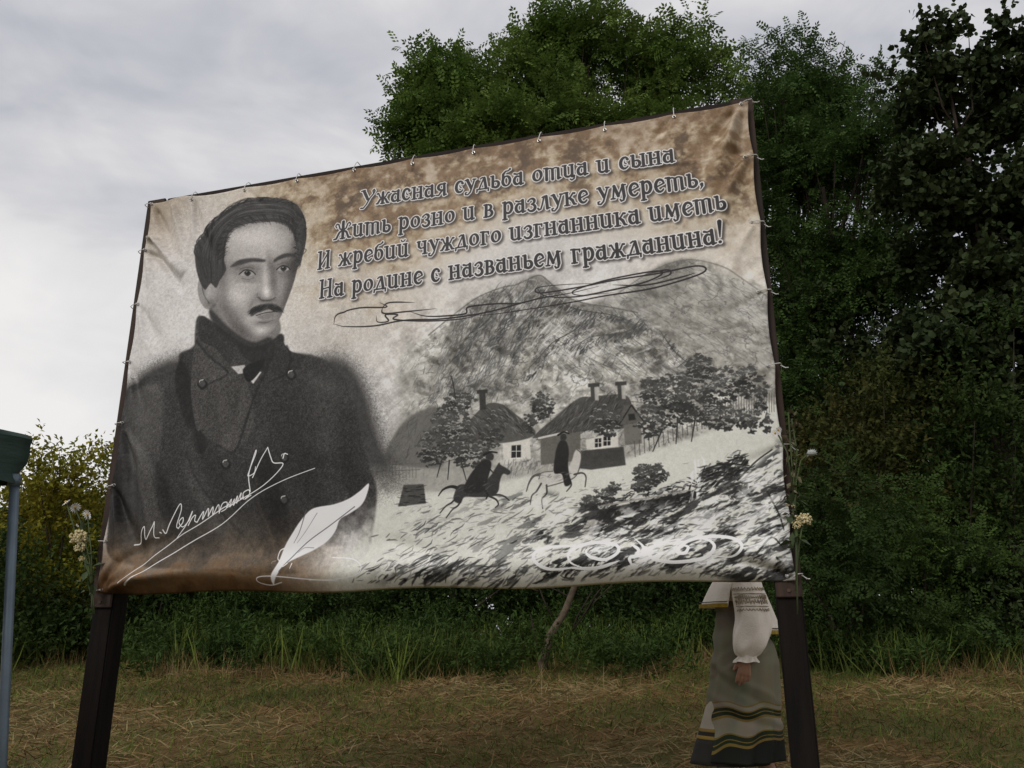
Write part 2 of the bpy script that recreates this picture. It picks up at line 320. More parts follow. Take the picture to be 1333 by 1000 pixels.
def build_bushes():
    # left of the sign
    bush('leafy_bush', 'yellow green bush left of the sign with a pointed tip', 62, 12.5, 55, 606, M_BUSH, 21, n=24, r=26, size=.085, per=40, bot=860, prof=[(46, 592, 10), (44, 606, 14), (30, 612, 18), (70, 622, 18), (95, 612, 13), (100, 625, 16)])
    bush('leafy_bush', 'bright olive bush top showing against the sign left post', 128, 13, 40, 602, M_BUSH, 22, n=20, r=24, size=.08, per=40, bot=860, prof=[(126, 604, 13), (140, 600, 12), (150, 618, 16), (112, 618, 12)])
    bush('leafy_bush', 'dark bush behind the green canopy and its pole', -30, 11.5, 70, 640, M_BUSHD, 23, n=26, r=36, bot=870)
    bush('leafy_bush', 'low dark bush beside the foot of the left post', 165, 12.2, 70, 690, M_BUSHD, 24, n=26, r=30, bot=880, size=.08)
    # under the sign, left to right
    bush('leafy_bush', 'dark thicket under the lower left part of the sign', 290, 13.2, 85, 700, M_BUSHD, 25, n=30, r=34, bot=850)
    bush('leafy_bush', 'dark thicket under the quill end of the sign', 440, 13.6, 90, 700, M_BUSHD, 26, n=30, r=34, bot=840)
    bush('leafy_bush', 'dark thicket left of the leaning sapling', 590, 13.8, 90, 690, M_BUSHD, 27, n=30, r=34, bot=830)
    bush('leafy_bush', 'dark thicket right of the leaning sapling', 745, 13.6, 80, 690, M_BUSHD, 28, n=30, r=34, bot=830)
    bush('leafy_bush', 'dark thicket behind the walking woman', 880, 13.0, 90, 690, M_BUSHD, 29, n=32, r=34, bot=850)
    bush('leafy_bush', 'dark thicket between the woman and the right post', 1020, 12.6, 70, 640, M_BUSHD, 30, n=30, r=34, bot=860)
    # right of the sign
    bush('drooping_bush', 'feathery drooping bush just right of the right post', 1110, 10.6, 75, 590, M_BUSHD, 31, leaf=PIN_LONG, size=.17, n=26, r=34, bot=850, per=22, step=.09, up=.3)
    bush('drooping_bush', 'lighter green arching bush at the right, above the mown slope', 1215, 11.4, 85, 640, M_WEED, 32, leaf=PIN_LONG, size=.17, n=26, r=36, bot=860, per=22, step=.09, up=.3)
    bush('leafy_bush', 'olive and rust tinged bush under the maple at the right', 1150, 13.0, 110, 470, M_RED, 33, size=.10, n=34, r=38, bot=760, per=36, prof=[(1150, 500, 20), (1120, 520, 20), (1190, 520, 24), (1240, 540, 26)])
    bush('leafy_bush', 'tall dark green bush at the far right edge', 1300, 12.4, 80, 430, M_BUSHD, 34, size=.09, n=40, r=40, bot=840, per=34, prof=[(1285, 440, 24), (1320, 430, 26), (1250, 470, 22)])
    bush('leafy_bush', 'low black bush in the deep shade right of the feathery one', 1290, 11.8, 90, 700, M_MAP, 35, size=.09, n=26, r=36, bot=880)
    # slim sapling leaning out of the undergrowth
    a = at(706, 862, 11.2); b = at(748, 762, 11.2); c = at(800, 640, 11.4); base = Vector((a.x, 11.2, float(gz(a.x, 11.2))-.05))
    o = empty('leaning_sapling', base, label='thin bare sapling trunk leaning right below the sign', cat='tree')
    P_ = [Vector((0, 0, 0)), (a-base)*1., (a.lerp(b, .33)-base)+Vector((-.05, 0, .0)), (a.lerp(b, .66)-base)+Vector((.01, 0, 0)), b-base, (b.lerp(c, .5)-base), c-base]
    t = mesh_obj('trunk', mk('trunk', tube(P_, [.075, .065, .055, .045, .04, .035, .02], 10)), material('sapling_bark', (.12, .09, .06), (.06, .045, .03), rough=.9, scale=12, bump=.6, bscale=40), o, smooth=True)
    g = random.Random(4); parts = []
    for (x0, y0), (x1, y1) in (((716, 800), (700, 762)), ((742, 778), (715, 765)), ((700, 848), (690, 800)), ((745, 820), (800, 758)), ((738, 838), (770, 770)), ((760, 800), (790, 756)), ((700, 770), (672, 764)), ((620, 790), (652, 766))):
        p = at(x0, y0, 11.2)-base; q = at(x1, y1, 11.2)-base
        parts.append(tube([p, p.lerp(q, .5)+Vector((g.uniform(-.03, .03), .05, .02)), q], [.014, .011, .007], 6))
    for vf in parts: mesh_obj('twig', mk('twig', vf), bark, t, smooth=True)
    cs = [(c.x-base.x+g.uniform(-.7, .7), g.uniform(-.4, .5), c.z-base.z+g.uniform(-.3, .8), .35) for _ in range(9)]
    me, st = crown_mesh('crown', cs, LEAF, .08, 30, .4, 77); mesh_obj('crown', me, M_BUSHD, o)
    # distant mass of woodland closing the view
    rng = np.random.RandomState(5); cs = []
    for _ in range(330):
        x = rng.uniform(-32, 40); hmax = 3.2 if x < 3 else 6.0
        cs.append((x, rng.uniform(22, 26), 1.2+hmax*rng.rand()**.8, rng.uniform(.8, 1.5)))
    for _ in range(110): cs.append((rng.uniform(-24, 30), rng.uniform(19.5, 21), 1.2+1.9*rng.rand(), rng.uniform(.9, 1.3)))
    me, st = crown_mesh('woodland', cs, BROAD, .34, 26, .8, 88, step=.16, roll=.9, shell=(.1, 1.)); mesh_obj('woodland', me, M_MAP, kind='stuff', label='dark mass of woodland behind the bushes')
build_bushes()

BLADE = ([(0, -.03, 0), (0, .03, 0), (.5, .022, .03), (.5, -.022, .03), (1, 0, -.05)], [(0, 1, 2), (0, 2, 3), (3, 2, 4)])
def edge(x):
    # how far up the slope the undergrowth starts, metres
    return 11.2+.75*np.sin(x*.9+.4)+.45*np.sin(x*2.3+1)+.25*np.sin(x*5.1)
def blades(name, label, n, seed, reg, hgt, lean, mat, dens=None, width=1., zoff=0., pile=0.):
    rng = np.random.RandomState(seed); y0, y1, xw = reg
    y = y0+(y1-y0)*rng.rand(n)**.85; x = (rng.rand(n)*2-1)*(xw*y+1.5)
    pat = np.sin(x*1.3+1.7*np.sin(y*.9))+np.sin(y*1.9+x*.6+2)+.8*np.sin(x*3.7-y*2.2)+.5*rng.normal(size=n)
    if dens is not None:
        k = rng.rand(n) < dens(x, y, pat); x, y, pat = x[k], y[k], pat[k]
    n = len(x); O = np.c_[x, y, gz(x, y)+zoff]
    a = rng.rand(n)*2*np.pi; el = np.clip(lean[0]+lean[1]*rng.normal(size=n), .02, 1.5)
    D = np.c_[np.cos(a)*np.cos(el), np.sin(a)*np.cos(el), np.sin(el)]
    S = hgt*(.4+1.1*rng.rand(n)); tv = np.array(BLADE[0]); tv[:, 1] *= width
    O[:, 2] += pile*np.clip(pat, 0, 2)*rng.rand(n)
    V, F, t = place(tv, BLADE[1], O, D, S, rng, .8, np.clip(.5+.22*pat/1.2+.25*rng.normal(size=n), 0, 1))
    return mesh_obj(name, np_mesh(name, V, F, {'tint': t}), mat, kind='stuff', label=label)
def build_grass():
    straw = material('straw', (.8, .8, .8), (1, 1, 1), rough=.8, spec=.15, scale=2, tint=[(0, (.085, .053, .022)), (1, (.29, .225, .11)), (.4, (.185, .112, .046)), (.75, (.255, .165, .070))])
    green = material('green_blades', (.8, .8, .8), (1, 1, 1), rough=.7, spec=.2, scale=2, trans=.2, tint=[(0, (.065, .085, .018)), (1, (.19, .25, .045)), (.5, (.115, .150, .028))])
    blades('mown_straw', 'brown mown straw lying over the slope', 104000, 1, (3.4, 13.2, .66), .13, (.18, .2), straw, lambda x, y, p: np.clip(.72+.12*p, .15, 1), width=.8, zoff=.008, pile=.03)
    blades('short_grass', 'short green grass growing through the straw', 116000, 2, (3.4, 13.0, .66), .09, (.9, .3), green, lambda x, y, p: np.clip(.30-.36*(p-.1), .05, 1)+.45*(x < -.30*y-.3)*(y > 8)+.40*((x > 2.6+.1*y)*(y < 9))+.35*((y > 9.6)*(np.abs(x-1.2) < 1.6))+.3*(y < 7)*(np.abs(x+2.3) < 1))
    blades('dry_grass', 'upright dry grass stalks along the edge of the undergrowth', 26000, 3, (9.2, 13.4, .64), .27, (1.1, .3), straw, lambda x, y, p: np.clip(.25+.30*p, 0, 1)*(.15+.85*(np.abs(y-edge(x)+.2) < .75)), width=.30)
    blades('tall_grass', 'tall green grass along the edge of the undergrowth', 42000, 4, (9.8, 14.5, .66), .48, (1.15, .25), green, lambda x, y, p: np.clip(.6-.2*p, .1, 1)*(y > edge(x)-.2), width=.5)
    # nettles and other weeds at the wood's edge: low leafy shoots
    rng = np.random.RandomState(9); cs = []
    for _ in range(430):
        y = rng.uniform(9.9, 14.2); x = rng.uniform(-1, 1)*(.66*y); cl_ = .5+.5*math.sin(x*1.7+2*math.sin(x*.6))*math.sin(x*.43+y); h = .06+(.15+.85*rng.rand()*cl_)*(y-10.8)/2.6
        if rng.rand() > .35+.65*cl_ or y < float(edge(x)): continue
        cs.append((x, y, float(gz(x, y))+h, .16+.16*rng.rand()))
    for (px, py, r) in ((780, 880, .16), (800, 868, .2), (830, 872, .2), (860, 868, .18), (760, 862, .2), (1100, 860, .28), (1150, 868, .25), (1240, 850, .3), (1060, 850, .25), (300, 862, .2), (190, 850, .3), (430, 850, .22)):
        Yv = 10.8; p = at(px, py, Yv); cs.append((p.x, Yv, float(gz(p.x, Yv))+r*.6, r))
    for _ in range(120):
        u_ = rng.uniform(-1, 1); y = rng.uniform(9.6, 11.6); x = u_*.64*y; q_ = math.sin(x*1.1+.6)*math.sin(x*.37+1.9)+.5*(abs(x+2.2) < 1.6)
        if q_ < .15: continue
        cs.append((x, y, float(gz(x, y))+.05+.22*rng.rand()*q_, .10+.12*rng.rand()))
    me, st = crown_mesh('weeds', cs, NARROW, .088, 26, .34, 10, up=1.3, step=.030, roll=.6); mesh_obj('weeds', me, M_WEED, kind='stuff', label='nettles and weeds along the edge of the wood')
build_grass()
import math
# ------------------------------------------------------------------ the printed picture on the banner
# drawn here as flat print: tones, strokes and lettering, in banner coordinates
PW, PH = 2400, 1576
def banner_map():
    src = np.array([[195, 264], [974, 130], [1037, 753], [123, 772]], float)
    dst = np.array([[0, 0], [PW, 0], [PW, PH], [0, PH]], float)
    A = []; b = []
    for (x, y), (u, v) in zip(src, dst):
        A.append([x, y, 1, 0, 0, 0, -u*x, -u*y]); b.append(u)
        A.append([0, 0, 0, x, y, 1, -v*x, -v*y]); b.append(v)
    return np.append(np.linalg.solve(np.array(A), np.array(b)), 1).reshape(3, 3)
HM = banner_map()
def Q(pts):
    p = np.asarray(pts, float).reshape(-1, 2)
    h = np.c_[p, np.ones(len(p))] @ HM.T
    return h[:, :2]/h[:, 2:]
def spline(p, closed=False, n=6):
    p = np.asarray(p, float).reshape(-1, 2)
    if len(p) < 3: return p
    q = np.vstack([p[-1], p, p[0], p[1]]) if closed else np.vstack([2*p[0]-p[1], p, 2*p[-1]-p[-2]])
    out = []
    for i in range(len(q)-3):
        a, b, c, d = q[i:i+4]
        for t in np.arange(n)/n:
            out.append(.5*((2*b)+(c-a)*t+(2*a-5*b+4*c-d)*t*t+(3*b-a-3*c+d)*t**3))
    if not closed: out.append(p[-1])
    return np.array(out)
def vnoise(h, w, cell, seed, oct=4, cy=None):
    r = np.random.RandomState(seed); out = np.zeros((h, w), np.float32); amp = 1.; tot = 0
    cy = cy or cell
    for o in range(oct):
        g = r.rand(int(h/cy)+3, int(w/cell)+3).astype(np.float32)
        y = np.arange(h)/cy; x = np.arange(w)/cell
        yi = y.astype(int); xi = x.astype(int)
        fy = (y-yi)[:, None]; fx = (x-xi)[None, :]
        fy = fy*fy*(3-2*fy); fx = fx*fx*(3-2*fx)
        a = g[yi][:, xi]; b_ = g[yi][:, xi+1]; c = g[yi+1][:, xi]; d = g[yi+1][:, xi+1]
        out += amp*((a*(1-fx)+b_*fx)*(1-fy)+(c*(1-fx)+d*fx)*fy).astype(np.float32)
        tot += amp; amp *= .55; cell = max(cell/2, 1.5); cy = max(cy/2, 1.5)
    return out/tot
def box1(a, r, ax):
    r = int(r)
    if r < 1: return a
    pad = [(0, 0), (0, 0)]; pad[ax] = (r+1, r)
    c = np.cumsum(np.pad(a, pad, mode='edge'), axis=ax, dtype=np.float64)
    n = a.shape[ax]
    hi = np.take(c, np.arange(2*r+1, 2*r+1+n), axis=ax); lo = np.take(c, np.arange(n), axis=ax)
    return ((hi-lo)/(2*r+1)).astype(np.float32)
def blur(a, s):
    for _ in range(2 if s < 3 else 3):
        a = box1(box1(a, max(1, s*.75), 0), max(1, s*.75), 1)
    return a
IMG = np.zeros((PH, PW, 3), np.float32)
GR = vnoise(PH, PW, 3, 11, 2)
def pmask(poly, soft):
    pad = int(soft*3)+3
    x0 = max(0, int(poly[:, 0].min())-pad); x1 = min(PW, int(poly[:, 0].max())+pad+1)
    y0 = max(0, int(poly[:, 1].min())-pad); y1 = min(PH, int(poly[:, 1].max())+pad+1)
    if x1 <= x0 or y1 <= y0: return None
    w = x1-x0; m = np.zeros((y1-y0, w+1), np.float32)
    X = poly[:, 0]-x0; Y = poly[:, 1]; X2 = np.roll(X, -1); Y2 = np.roll(Y, -1)
    for j in range(y1-y0):
        for sub in (.25, .75):
            yy = y0+j+sub
            k = (Y <= yy) != (Y2 <= yy)
            if not k.any(): continue
            xs = np.sort(X[k]+(yy-Y[k])*(X2[k]-X[k])/(Y2[k]-Y[k]))
            for a, b in zip(xs[::2], xs[1::2]):
                a = min(max(a, 0), w); b = min(max(b, 0), w)
                ia = int(a); ib = int(b)
                if ib > ia:
                    m[j, ia] += .5*(1-(a-ia)); m[j, ia+1:ib] += .5; m[j, ib] += .5*(b-ib)
                else: m[j, ia] += .5*(b-a)
    m = m[:, :w]
    if soft > .6: m = blur(m, soft)
    return x0, y0, x1, y1, m
def fill(pts, col, soft=1.5, al=1., closed=True, smooth=True, grain=0., raw=False):
    p = np.asarray(pts, float).reshape(-1, 2)
    if smooth: p = spline(p, True)
    r = pmask(p if raw else Q(p), soft)
    if r is None: return
    x0, y0, x1, y1, m = r
    m = (m*al)[..., None]
    c = np.broadcast_to(np.asarray(col, np.float32), (3,))
    t = IMG[y0:y1, x0:x1]
    cc = c if grain == 0 else c+grain*(GR[y0:y1, x0:x1, None]-.5)
    t += (cc-t)*m
def seg(A, B, ra, rb, buf, off=(0, 0), grow=0., soft=1.):
    # coverage of a tapered capsule, maximum into buf
    x0 = max(0, int(min(A[0]-ra, B[0]-rb)+off[0]-grow-2)); x1 = min(buf.shape[1], int(max(A[0]+ra, B[0]+rb)+off[0]+grow+3))
    y0 = max(0, int(min(A[1]-ra, B[1]-rb)+off[1]-grow-2)); y1 = min(buf.shape[0], int(max(A[1]+ra, B[1]+rb)+off[1]+grow+3))
    if x1 <= x0 or y1 <= y0: return
    X = np.arange(x0, x1)[None, :]-off[0]-A[0]; Y = np.arange(y0, y1)[:, None]-off[1]-A[1]
    dx, dy = B[0]-A[0], B[1]-A[1]; L = dx*dx+dy*dy+1e-9
    t = np.clip((X*dx+Y*dy)/L, 0, 1)
    d = np.sqrt((X-t*dx)**2+(Y-t*dy)**2)-(ra+(rb-ra)*t)-grow
    c = np.clip(.5-d/soft, 0, 1)
    np.maximum(buf[y0:y1, x0:x1], c, out=buf[y0:y1, x0:x1])
def stroke(pts, col, r=1.5, r2=None, al=1., soft=1.3, smooth=True, taper=False, raw=False):
    p = np.asarray(pts, float).reshape(-1, 2)
    if smooth and len(p) > 2: p = spline(p)
    if not raw: p = Q(p)
    n = len(p); r2 = r if r2 is None else r2
    rr = np.linspace(r, r2, n)
    if taper: rr = rr*np.clip(np.sin(np.linspace(.12, np.pi-.12, n))*1.3, .15, 1)
    pad = int(rr.max()+5)
    x0 = int(p[:, 0].min())-pad; x1 = int(p[:, 0].max())+pad; y0 = int(p[:, 1].min())-pad; y1 = int(p[:, 1].max())+pad
    cx0, cy0, cx1, cy1 = max(0, x0), max(0, y0), min(PW, x1), min(PH, y1)
    if cx1 <= cx0 or cy1 <= cy0: return
    buf = np.zeros((cy1-cy0, cx1-cx0), np.float32)
    q = p-[cx0, cy0]
    for i in range(n-1): seg(q[i], q[i+1], rr[i], rr[i+1], buf, soft=soft)
    t = IMG[cy0:cy1, cx0:cx1]
    t += (np.asarray(col, np.float32)-t)*(buf*al)[..., None]
def blob(x, y, rx, ry, ang, d, mask=None, warm=0.):
    # soft tonal modelling: adds d under a gaussian (photograph-plane radii)
    c, e1, e2 = Q([[x, y], [x+10*math.cos(math.radians(ang)), y+10*math.sin(math.radians(ang))], [x-10*math.sin(math.radians(ang)), y+10*math.cos(math.radians(ang))]])
    M = np.linalg.inv(np.array([(e1-c)/10*rx, (e2-c)/10*ry]).T); R_ = int(3*max(np.hypot(*(e1-c))/10*rx, np.hypot(*(e2-c))/10*ry))+2
    x0, x1, y0, y1 = max(0, int(c[0])-R_), min(PW, int(c[0])+R_), max(0, int(c[1])-R_), min(PH, int(c[1])+R_)
    if x1 <= x0 or y1 <= y0: return
    X = (np.arange(x0, x1)-c[0])[None, :]; Y = (np.arange(y0, y1)-c[1])[:, None]
    a = M[0, 0]*X+M[0, 1]*Y; b = M[1, 0]*X+M[1, 1]*Y; g = np.exp(-.5*(a*a+b*b)*1.6)
    if mask is not None: g = g*mask[y0:y1, x0:x1]
    IMG[y0:y1, x0:x1] += (d*g)[..., None]
def polymask(p, soft, smooth=True):
    m = np.zeros((PH, PW), np.float32); r = pmask(Q(spline(np.asarray(p, float), True) if smooth else p), soft); m[r[1]:r[3], r[0]:r[2]] = r[4]; return m
def hatch(region, n, ln, ang, col, r, al, seed, spread=.25, curve=.15, keep=None):
    # many short pen strokes inside a polygon (photograph-plane coordinates)
    g = np.random.RandomState(seed); P_ = np.asarray(region, float).reshape(-1, 2)
    a, b = P_.min(0), P_.max(0); k = 0; tries = 0
    X, Y = P_[:, 0], P_[:, 1]; X2, Y2 = np.roll(X, -1), np.roll(Y, -1)
    while k < n and tries < n*8:
        tries += 1
        x, y = a+(b-a)*g.rand(2)
        c = ((Y <= y) != (Y2 <= y)); 
        if not c.any(): continue
        xs = X[c]+(y-Y[c])*(X2[c]-X[c])/(Y2[c]-Y[c])
        if (xs > x).sum() % 2 == 0: continue
        if keep is not None and g.rand() > keep(x, y): continue
        k += 1
        t = np.radians(ang)+g.normal()*spread; l = ln*(.4+1.2*g.rand())
        d = np.array([np.cos(t), -np.sin(t)]); nrm = np.array([d[1], -d[0]])
        m = np.array([x, y])+nrm*l*g.normal()*curve
        cc = np.clip(np.asarray(col)+g.normal()*.05, 0, 1)
        c_ = np.array([[x-d[0]*l/2, y-d[1]*l/2], [x-d[0]*l/4, y-d[1]*l/4], [x+d[0]*l/4, y+d[1]*l/4], [x+d[0]*l/2, y+d[1]*l/2]]); c_[1:3] += (m-[x, y])*.6
        stroke(c_, np.broadcast_to(cc, (3,)), r*(.6+.8*g.rand()), al=al*(.5+.5*g.rand()), smooth=False, taper=True)
def leafage(cx, cy, rx, ry, n, seed, dark=.2, light=.66, lf=.35, s=1.):
    # an engraver's tree crown: clusters of dark lobes with light flecks on top
    g = np.random.RandomState(seed)
    for k in range(n):
        a = g.rand()*2*np.pi; q = np.sqrt(g.rand()); x = cx+np.cos(a)*rx*q; y = cy+np.sin(a)*ry*q
        c0 = dark+.1*g.rand()+.08*(y < cy)
        for j in range(3):
            xx, yy = x+g.normal()*1.8*s, y+g.normal()*1.2*s; t = g.normal()*.7
            stroke([[xx-1.5*s*np.cos(t), yy-1.2*s*np.sin(t)], [xx+1.5*s*np.cos(t), yy+1.2*s*np.sin(t)]], (c0, c0, c0*.97), 3.4*s, 2.*s, al=.8)
        if g.rand() < lf:
            c1 = light*(.8+.3*g.rand())
            stroke([[x-2.2, y-1.6], [x, y-2.6], [x+2.4, y-1.5]], (c1, c1, c1*.98), 1.6, al=.75)

# --- alphabet: art nouveau slab letters built from tapered strokes, x height = 1
def arc(cx, cy, rx, ry, a0, a1, w0, w1=None, n=14):
    t = np.radians(np.linspace(a0, a1, n)); w1 = w0 if w1 is None else w1
    return [(cx+rx*np.cos(t[i]), cy+ry*np.sin(t[i]), w0+(w1-w0)*np.sin(np.pi*i/(n-1))) for i in range(n)]
TK, TN = .135, .075
def stem(x, y0, y1, top=1, bot=1, lean=.03):
    o = [[(x+lean, y0, TK), (x-lean*.5, y1, TK*.92)]]
    if bot: o.append([(x+lean-.2, y0-.03, TN), (x+lean+.2, y0-.03, TN)])
    if top: o.append([(x-.22, y1+.02, TN*1.1), (x+.08, y1+.03, TN)])
    return o
def ring(cx, cy, rx, ry): 
    o = []
    n = 26; t = np.linspace(0, 2*np.pi, n)
    o.append([(cx+rx*np.cos(a), cy+ry*np.sin(a), TN+(TK-TN)*abs(np.cos(a-.25))**1.3) for a in t])
    return o
def ushape(): return stem(.2, .18, 1, 1, 0)+[arc(.47, .24, .27, .24, 180, 330, TN, TN*1.4)]+stem(.78, 0, 1, 1, 0)+[[(.8, 0, TN), (1., .03, TN)]]
G = {}
G['а'] = (.95, [[(.12, .97, TN*1.3), (.35, .9, TN), (.7, .99, TN)], [(.66, .98, TK), (.7, .0, TK)], [(.7, -.01, TN), (.92, .03, TN)], arc(.38, .37, .26, .35, 60, 320, TN, TK)])
G['с'] = (.85, [arc(.47, .5, .33, .48, 40, 320, TN, TK*1.05), [(.68, .8, .12), (.7, .78, .12)], [(.45, .62, .05), (.5, .45, .05), (.6, .42, .05)]])
G['е'] = (.86, [arc(.47, .5, .33, .48, 20, 320, TN, TK), [(.2, .42, TN), (.78, .66, TN)]])
G['о'] = (.95, ring(.47, .5, .32, .44))
G['н'] = (1.12, stem(.24, 0, 1)+stem(.84, 0, 1)+[[(.24, .48, TN), (.84, .54, TN)]])
G['и'] = (1.1, ushape())
G['й'] = (1.1, ushape()+[arc(.5, 1.4, .17, .14, 180, 360, .06)])
G['ц'] = (1.1, ushape()+[[(.98, .0, TN), (.95, -.22, TN), (.78, -.32, TN), (.64, -.22, TN*.9)]])
G['т'] = (1.5, stem(.22, 0, 1, 1, 0)+stem(.72, 0, .88, 0, 0)+stem(1.2, 0, .88, 0, 0)+[arc(.47, .78, .25, .2, 10, 170, TN), arc(.97, .78, .25, .2, 10, 170, TN), [(1.22, 0, TN), (1.42, .03, TN)]])
G['ж'] = (1.35, [[(.66, 0, TK), (.64, 1, TK)], [(.5, -.02, TN), (.84, -.02, TN)], [(.12, .92, .1), (.22, .95, TN), (.42, .55, TN), (.62, .5, TN)], [(.62, .5, TN), (.4, .35, TK*.8), (.22, .02, TK*.8), (.08, .0, TN)], [(1.2, .92, .1), (1.1, .95, TN), (.9, .55, TN), (.68, .5, TN)], [(.68, .5, TN), (.92, .35, TK*.8), (1.1, .02, TK*.8), (1.26, .0, TN)]])
G['к'] = (1.05, stem(.24, 0, 1)+[[(.26, .48, TN), (.5, .6, TN), (.74, .93, TN*1.2), (.86, .9, .1)], [(.45, .56, TK*.8), (.68, .35, TK), (.82, .03, TK*.8), (.98, .0, TN)]])
G['я'] = (1.02, stem(.76, 0, 1, 0, 0)+[arc(.52, .72, .3, .27, 70, 285, TN, TK), [(.56, .98, TN), (.86, 1.0, TN)], [(.58, .44, TK*.8), (.42, .2, TK*.7), (.28, .0, TN), (.08, .03, TN)], [(.76, 0, TN), (.98, .02, TN)]])
G['у'] = (1.0, [[(.02, .98, TN), (.3, 1.0, TN)], [(.2, 1., TK), (.45, .5, TK), (.56, .22, TK*.9)], [(.72, 1., TN), (.96, .98, TN)], [(.84, .98, TN), (.66, .4, TN), (.5, -.1, TN*1.1), (.3, -.32, TN), (.1, -.28, TN), (.08, -.12, TN), (.2, -.08, .06)]])
G['д'] = (1.1, [[(.3, .93, TN), (.48, 1.04, TN), (.64, .98, TN)], [(.64, 1., TK*.9), (.82, .05, TK)], [(.6, .95, TN), (.4, .5, TN), (.22, .05, TN)], [(.02, .02, TN), (1.04, .04, TN)], [(.05, .02, TN), (.02, -.2, TN)], [(1.02, .03, TN), (1.02, -.2, TN)]])
def soft_(x): return [[(x-.18, 1.02, TN), (x+.06, 1.02, TN)], [(x, 1, TK), (x+.02, .1, TK)], arc(x+.26, .29, .27, .28, 110, -180, TN, TK)]
G['ь'] = (.86, soft_(.22)); G['ы'] = (1.3, soft_(.22)+stem(1.02, 0, 1))
G['б'] = (.98, ring(.48, .45, .31, .42)+[[(.18, .5, TK*.8), (.2, 1.05, TK*.9), (.4, 1.3, TN), (.62, 1.32, TN), (.8, 1.46, TN)], [(.78, 1.48, .09), (.8, 1.4, .06)]])
G['в'] = (.9, [[(.06, -.02, TN), (.5, -.02, TN)], [(.24, 0, TK), (.22, 1, TK)], [(.04, 1.02, TN), (.42, 1.02, TN)], arc(.42, .77, .22, .23, 90, -90, TN, TK*.9), arc(.45, .27, .28, .27, 90, -90, TN, TK), [(.24, .53, TN), (.44, .53, TN)]])
G['з'] = (.82, [[(.12, .82, .1), (.18, .9, TN)]+arc(.4, .77, .24, .23, 120, -90, TN, TK*.9), arc(.4, .24, .3, .28, 90, -140, TN, TK), [(.14, .12, .1), (.16, .1, .08)]])
G['р'] = (1.0, [[(.03, 1.0, TN), (.24, 1.02, TN)], [(.22, 1, TK), (.26, -.42, TK)], [(.08, -.44, TN), (.44, -.44, TN)], arc(.52, .52, .31, .46, 150, -150, TN, TK)])
G['л'] = (1.08, [[(.42, .96, TN), (.6, 1.03, TN), (.8, 1., TN)], [(.74, 1., TK), (.84, .0, TK)], [(.84, -.01, TN), (1.04, .02, TN)], [(.56, 1., TN), (.42, .4, TN), (.3, .02, TN), (.14, -.04, TN), (.06, .1, .09)]])
G['м'] = (1.35, [[(.06, 0., TN), (.34, 0, TN)], [(.2, 0, TN), (.3, 1., TN*1.1)], [(.3, 1., TK), (.62, .18, TK)], [(.62, .15, TN), (.98, 1., TN)], [(.98, 1., TK), (1.08, .1, TK), (1.02, -.2, TN*1.1), (.84, -.26, TN), (.76, -.12, TN)], [(.96, 1.02, TN), (1.2, 1.0, TN)]])
G['г'] = (.82, stem(.24, 0, 1)+[[(.2, 1.01, TN*1.1), (.66, .98, TN*1.1)], [(.68, .98, .09), (.7, .78, .06)]])
G['ч'] = (1.0, stem(.74, 0, 1)+[[(.04, 1.02, TN), (.3, 1.02, TN)], [(.18, 1., TK), (.2, .62, TK*.9), (.36, .44, TN), (.7, .5, TN)]])
G[','] = (.45, [[(.2, .08, .14), (.24, -.08, .1), (.1, -.3, .04)]])
G['!'] = (.5, [[(.28, 1.5, .17), (.22, .42, .05)], [(.2, .06, .13), (.21, .06, .13)]])
G['Н'] = (1.45, stem(.34, 0, 1.45)+stem(1.1, 0, 1.45)+[[(.34, .7, TN), (1.1, .8, TN)]])
G['И'] = (1.45, stem(.34, 0, 1.45)+stem(1.1, 0, 1.45)+[[(.34, .1, TN), (1.08, 1.3, TN)]])
G['У'] = (1.5, [[(.12, 1.4, TN), (.45, 1.46, TN)], [(.34, 1.4, TK*1.1), (.6, .9, TK*1.1), (.78, .55, TK)], [(1.28, 1.12, .07), (1.2, 1.3, .07), (1.32, 1.42, .07), (1.42, 1.25, .07), (1.3, 1.02, TN), (1., .7, TN), (.7, .1, TN), (.42, -.22, TN), (.2, -.2, .09)]])
G['Ж'] = (1.8, [[(.95, 0, TK*1.1), (.92, 1.45, TK*1.1)], [(.72, -.02, TN), (1.16, -.02, TN)], [(.32, .98, .06), (.2, 1.15, .06), (.32, 1.32, .07), (.5, 1.24, TN), (.64, .85, TN), (.9, .72, TN)], [(.9, .74, TN), (.58, .5, TK*.8), (.34, .02, TK*.8), (.1, -.02, TN)], [(1.5, .98, .06), (1.64, 1.15, .06), (1.52, 1.32, .07), (1.36, 1.24, TN), (1.22, .85, TN), (.96, .72, TN)], [(.96, .74, TN), (1.28, .5, TK*.8), (1.5, .02, TK*.8), (1.74, -.02, TN)]])
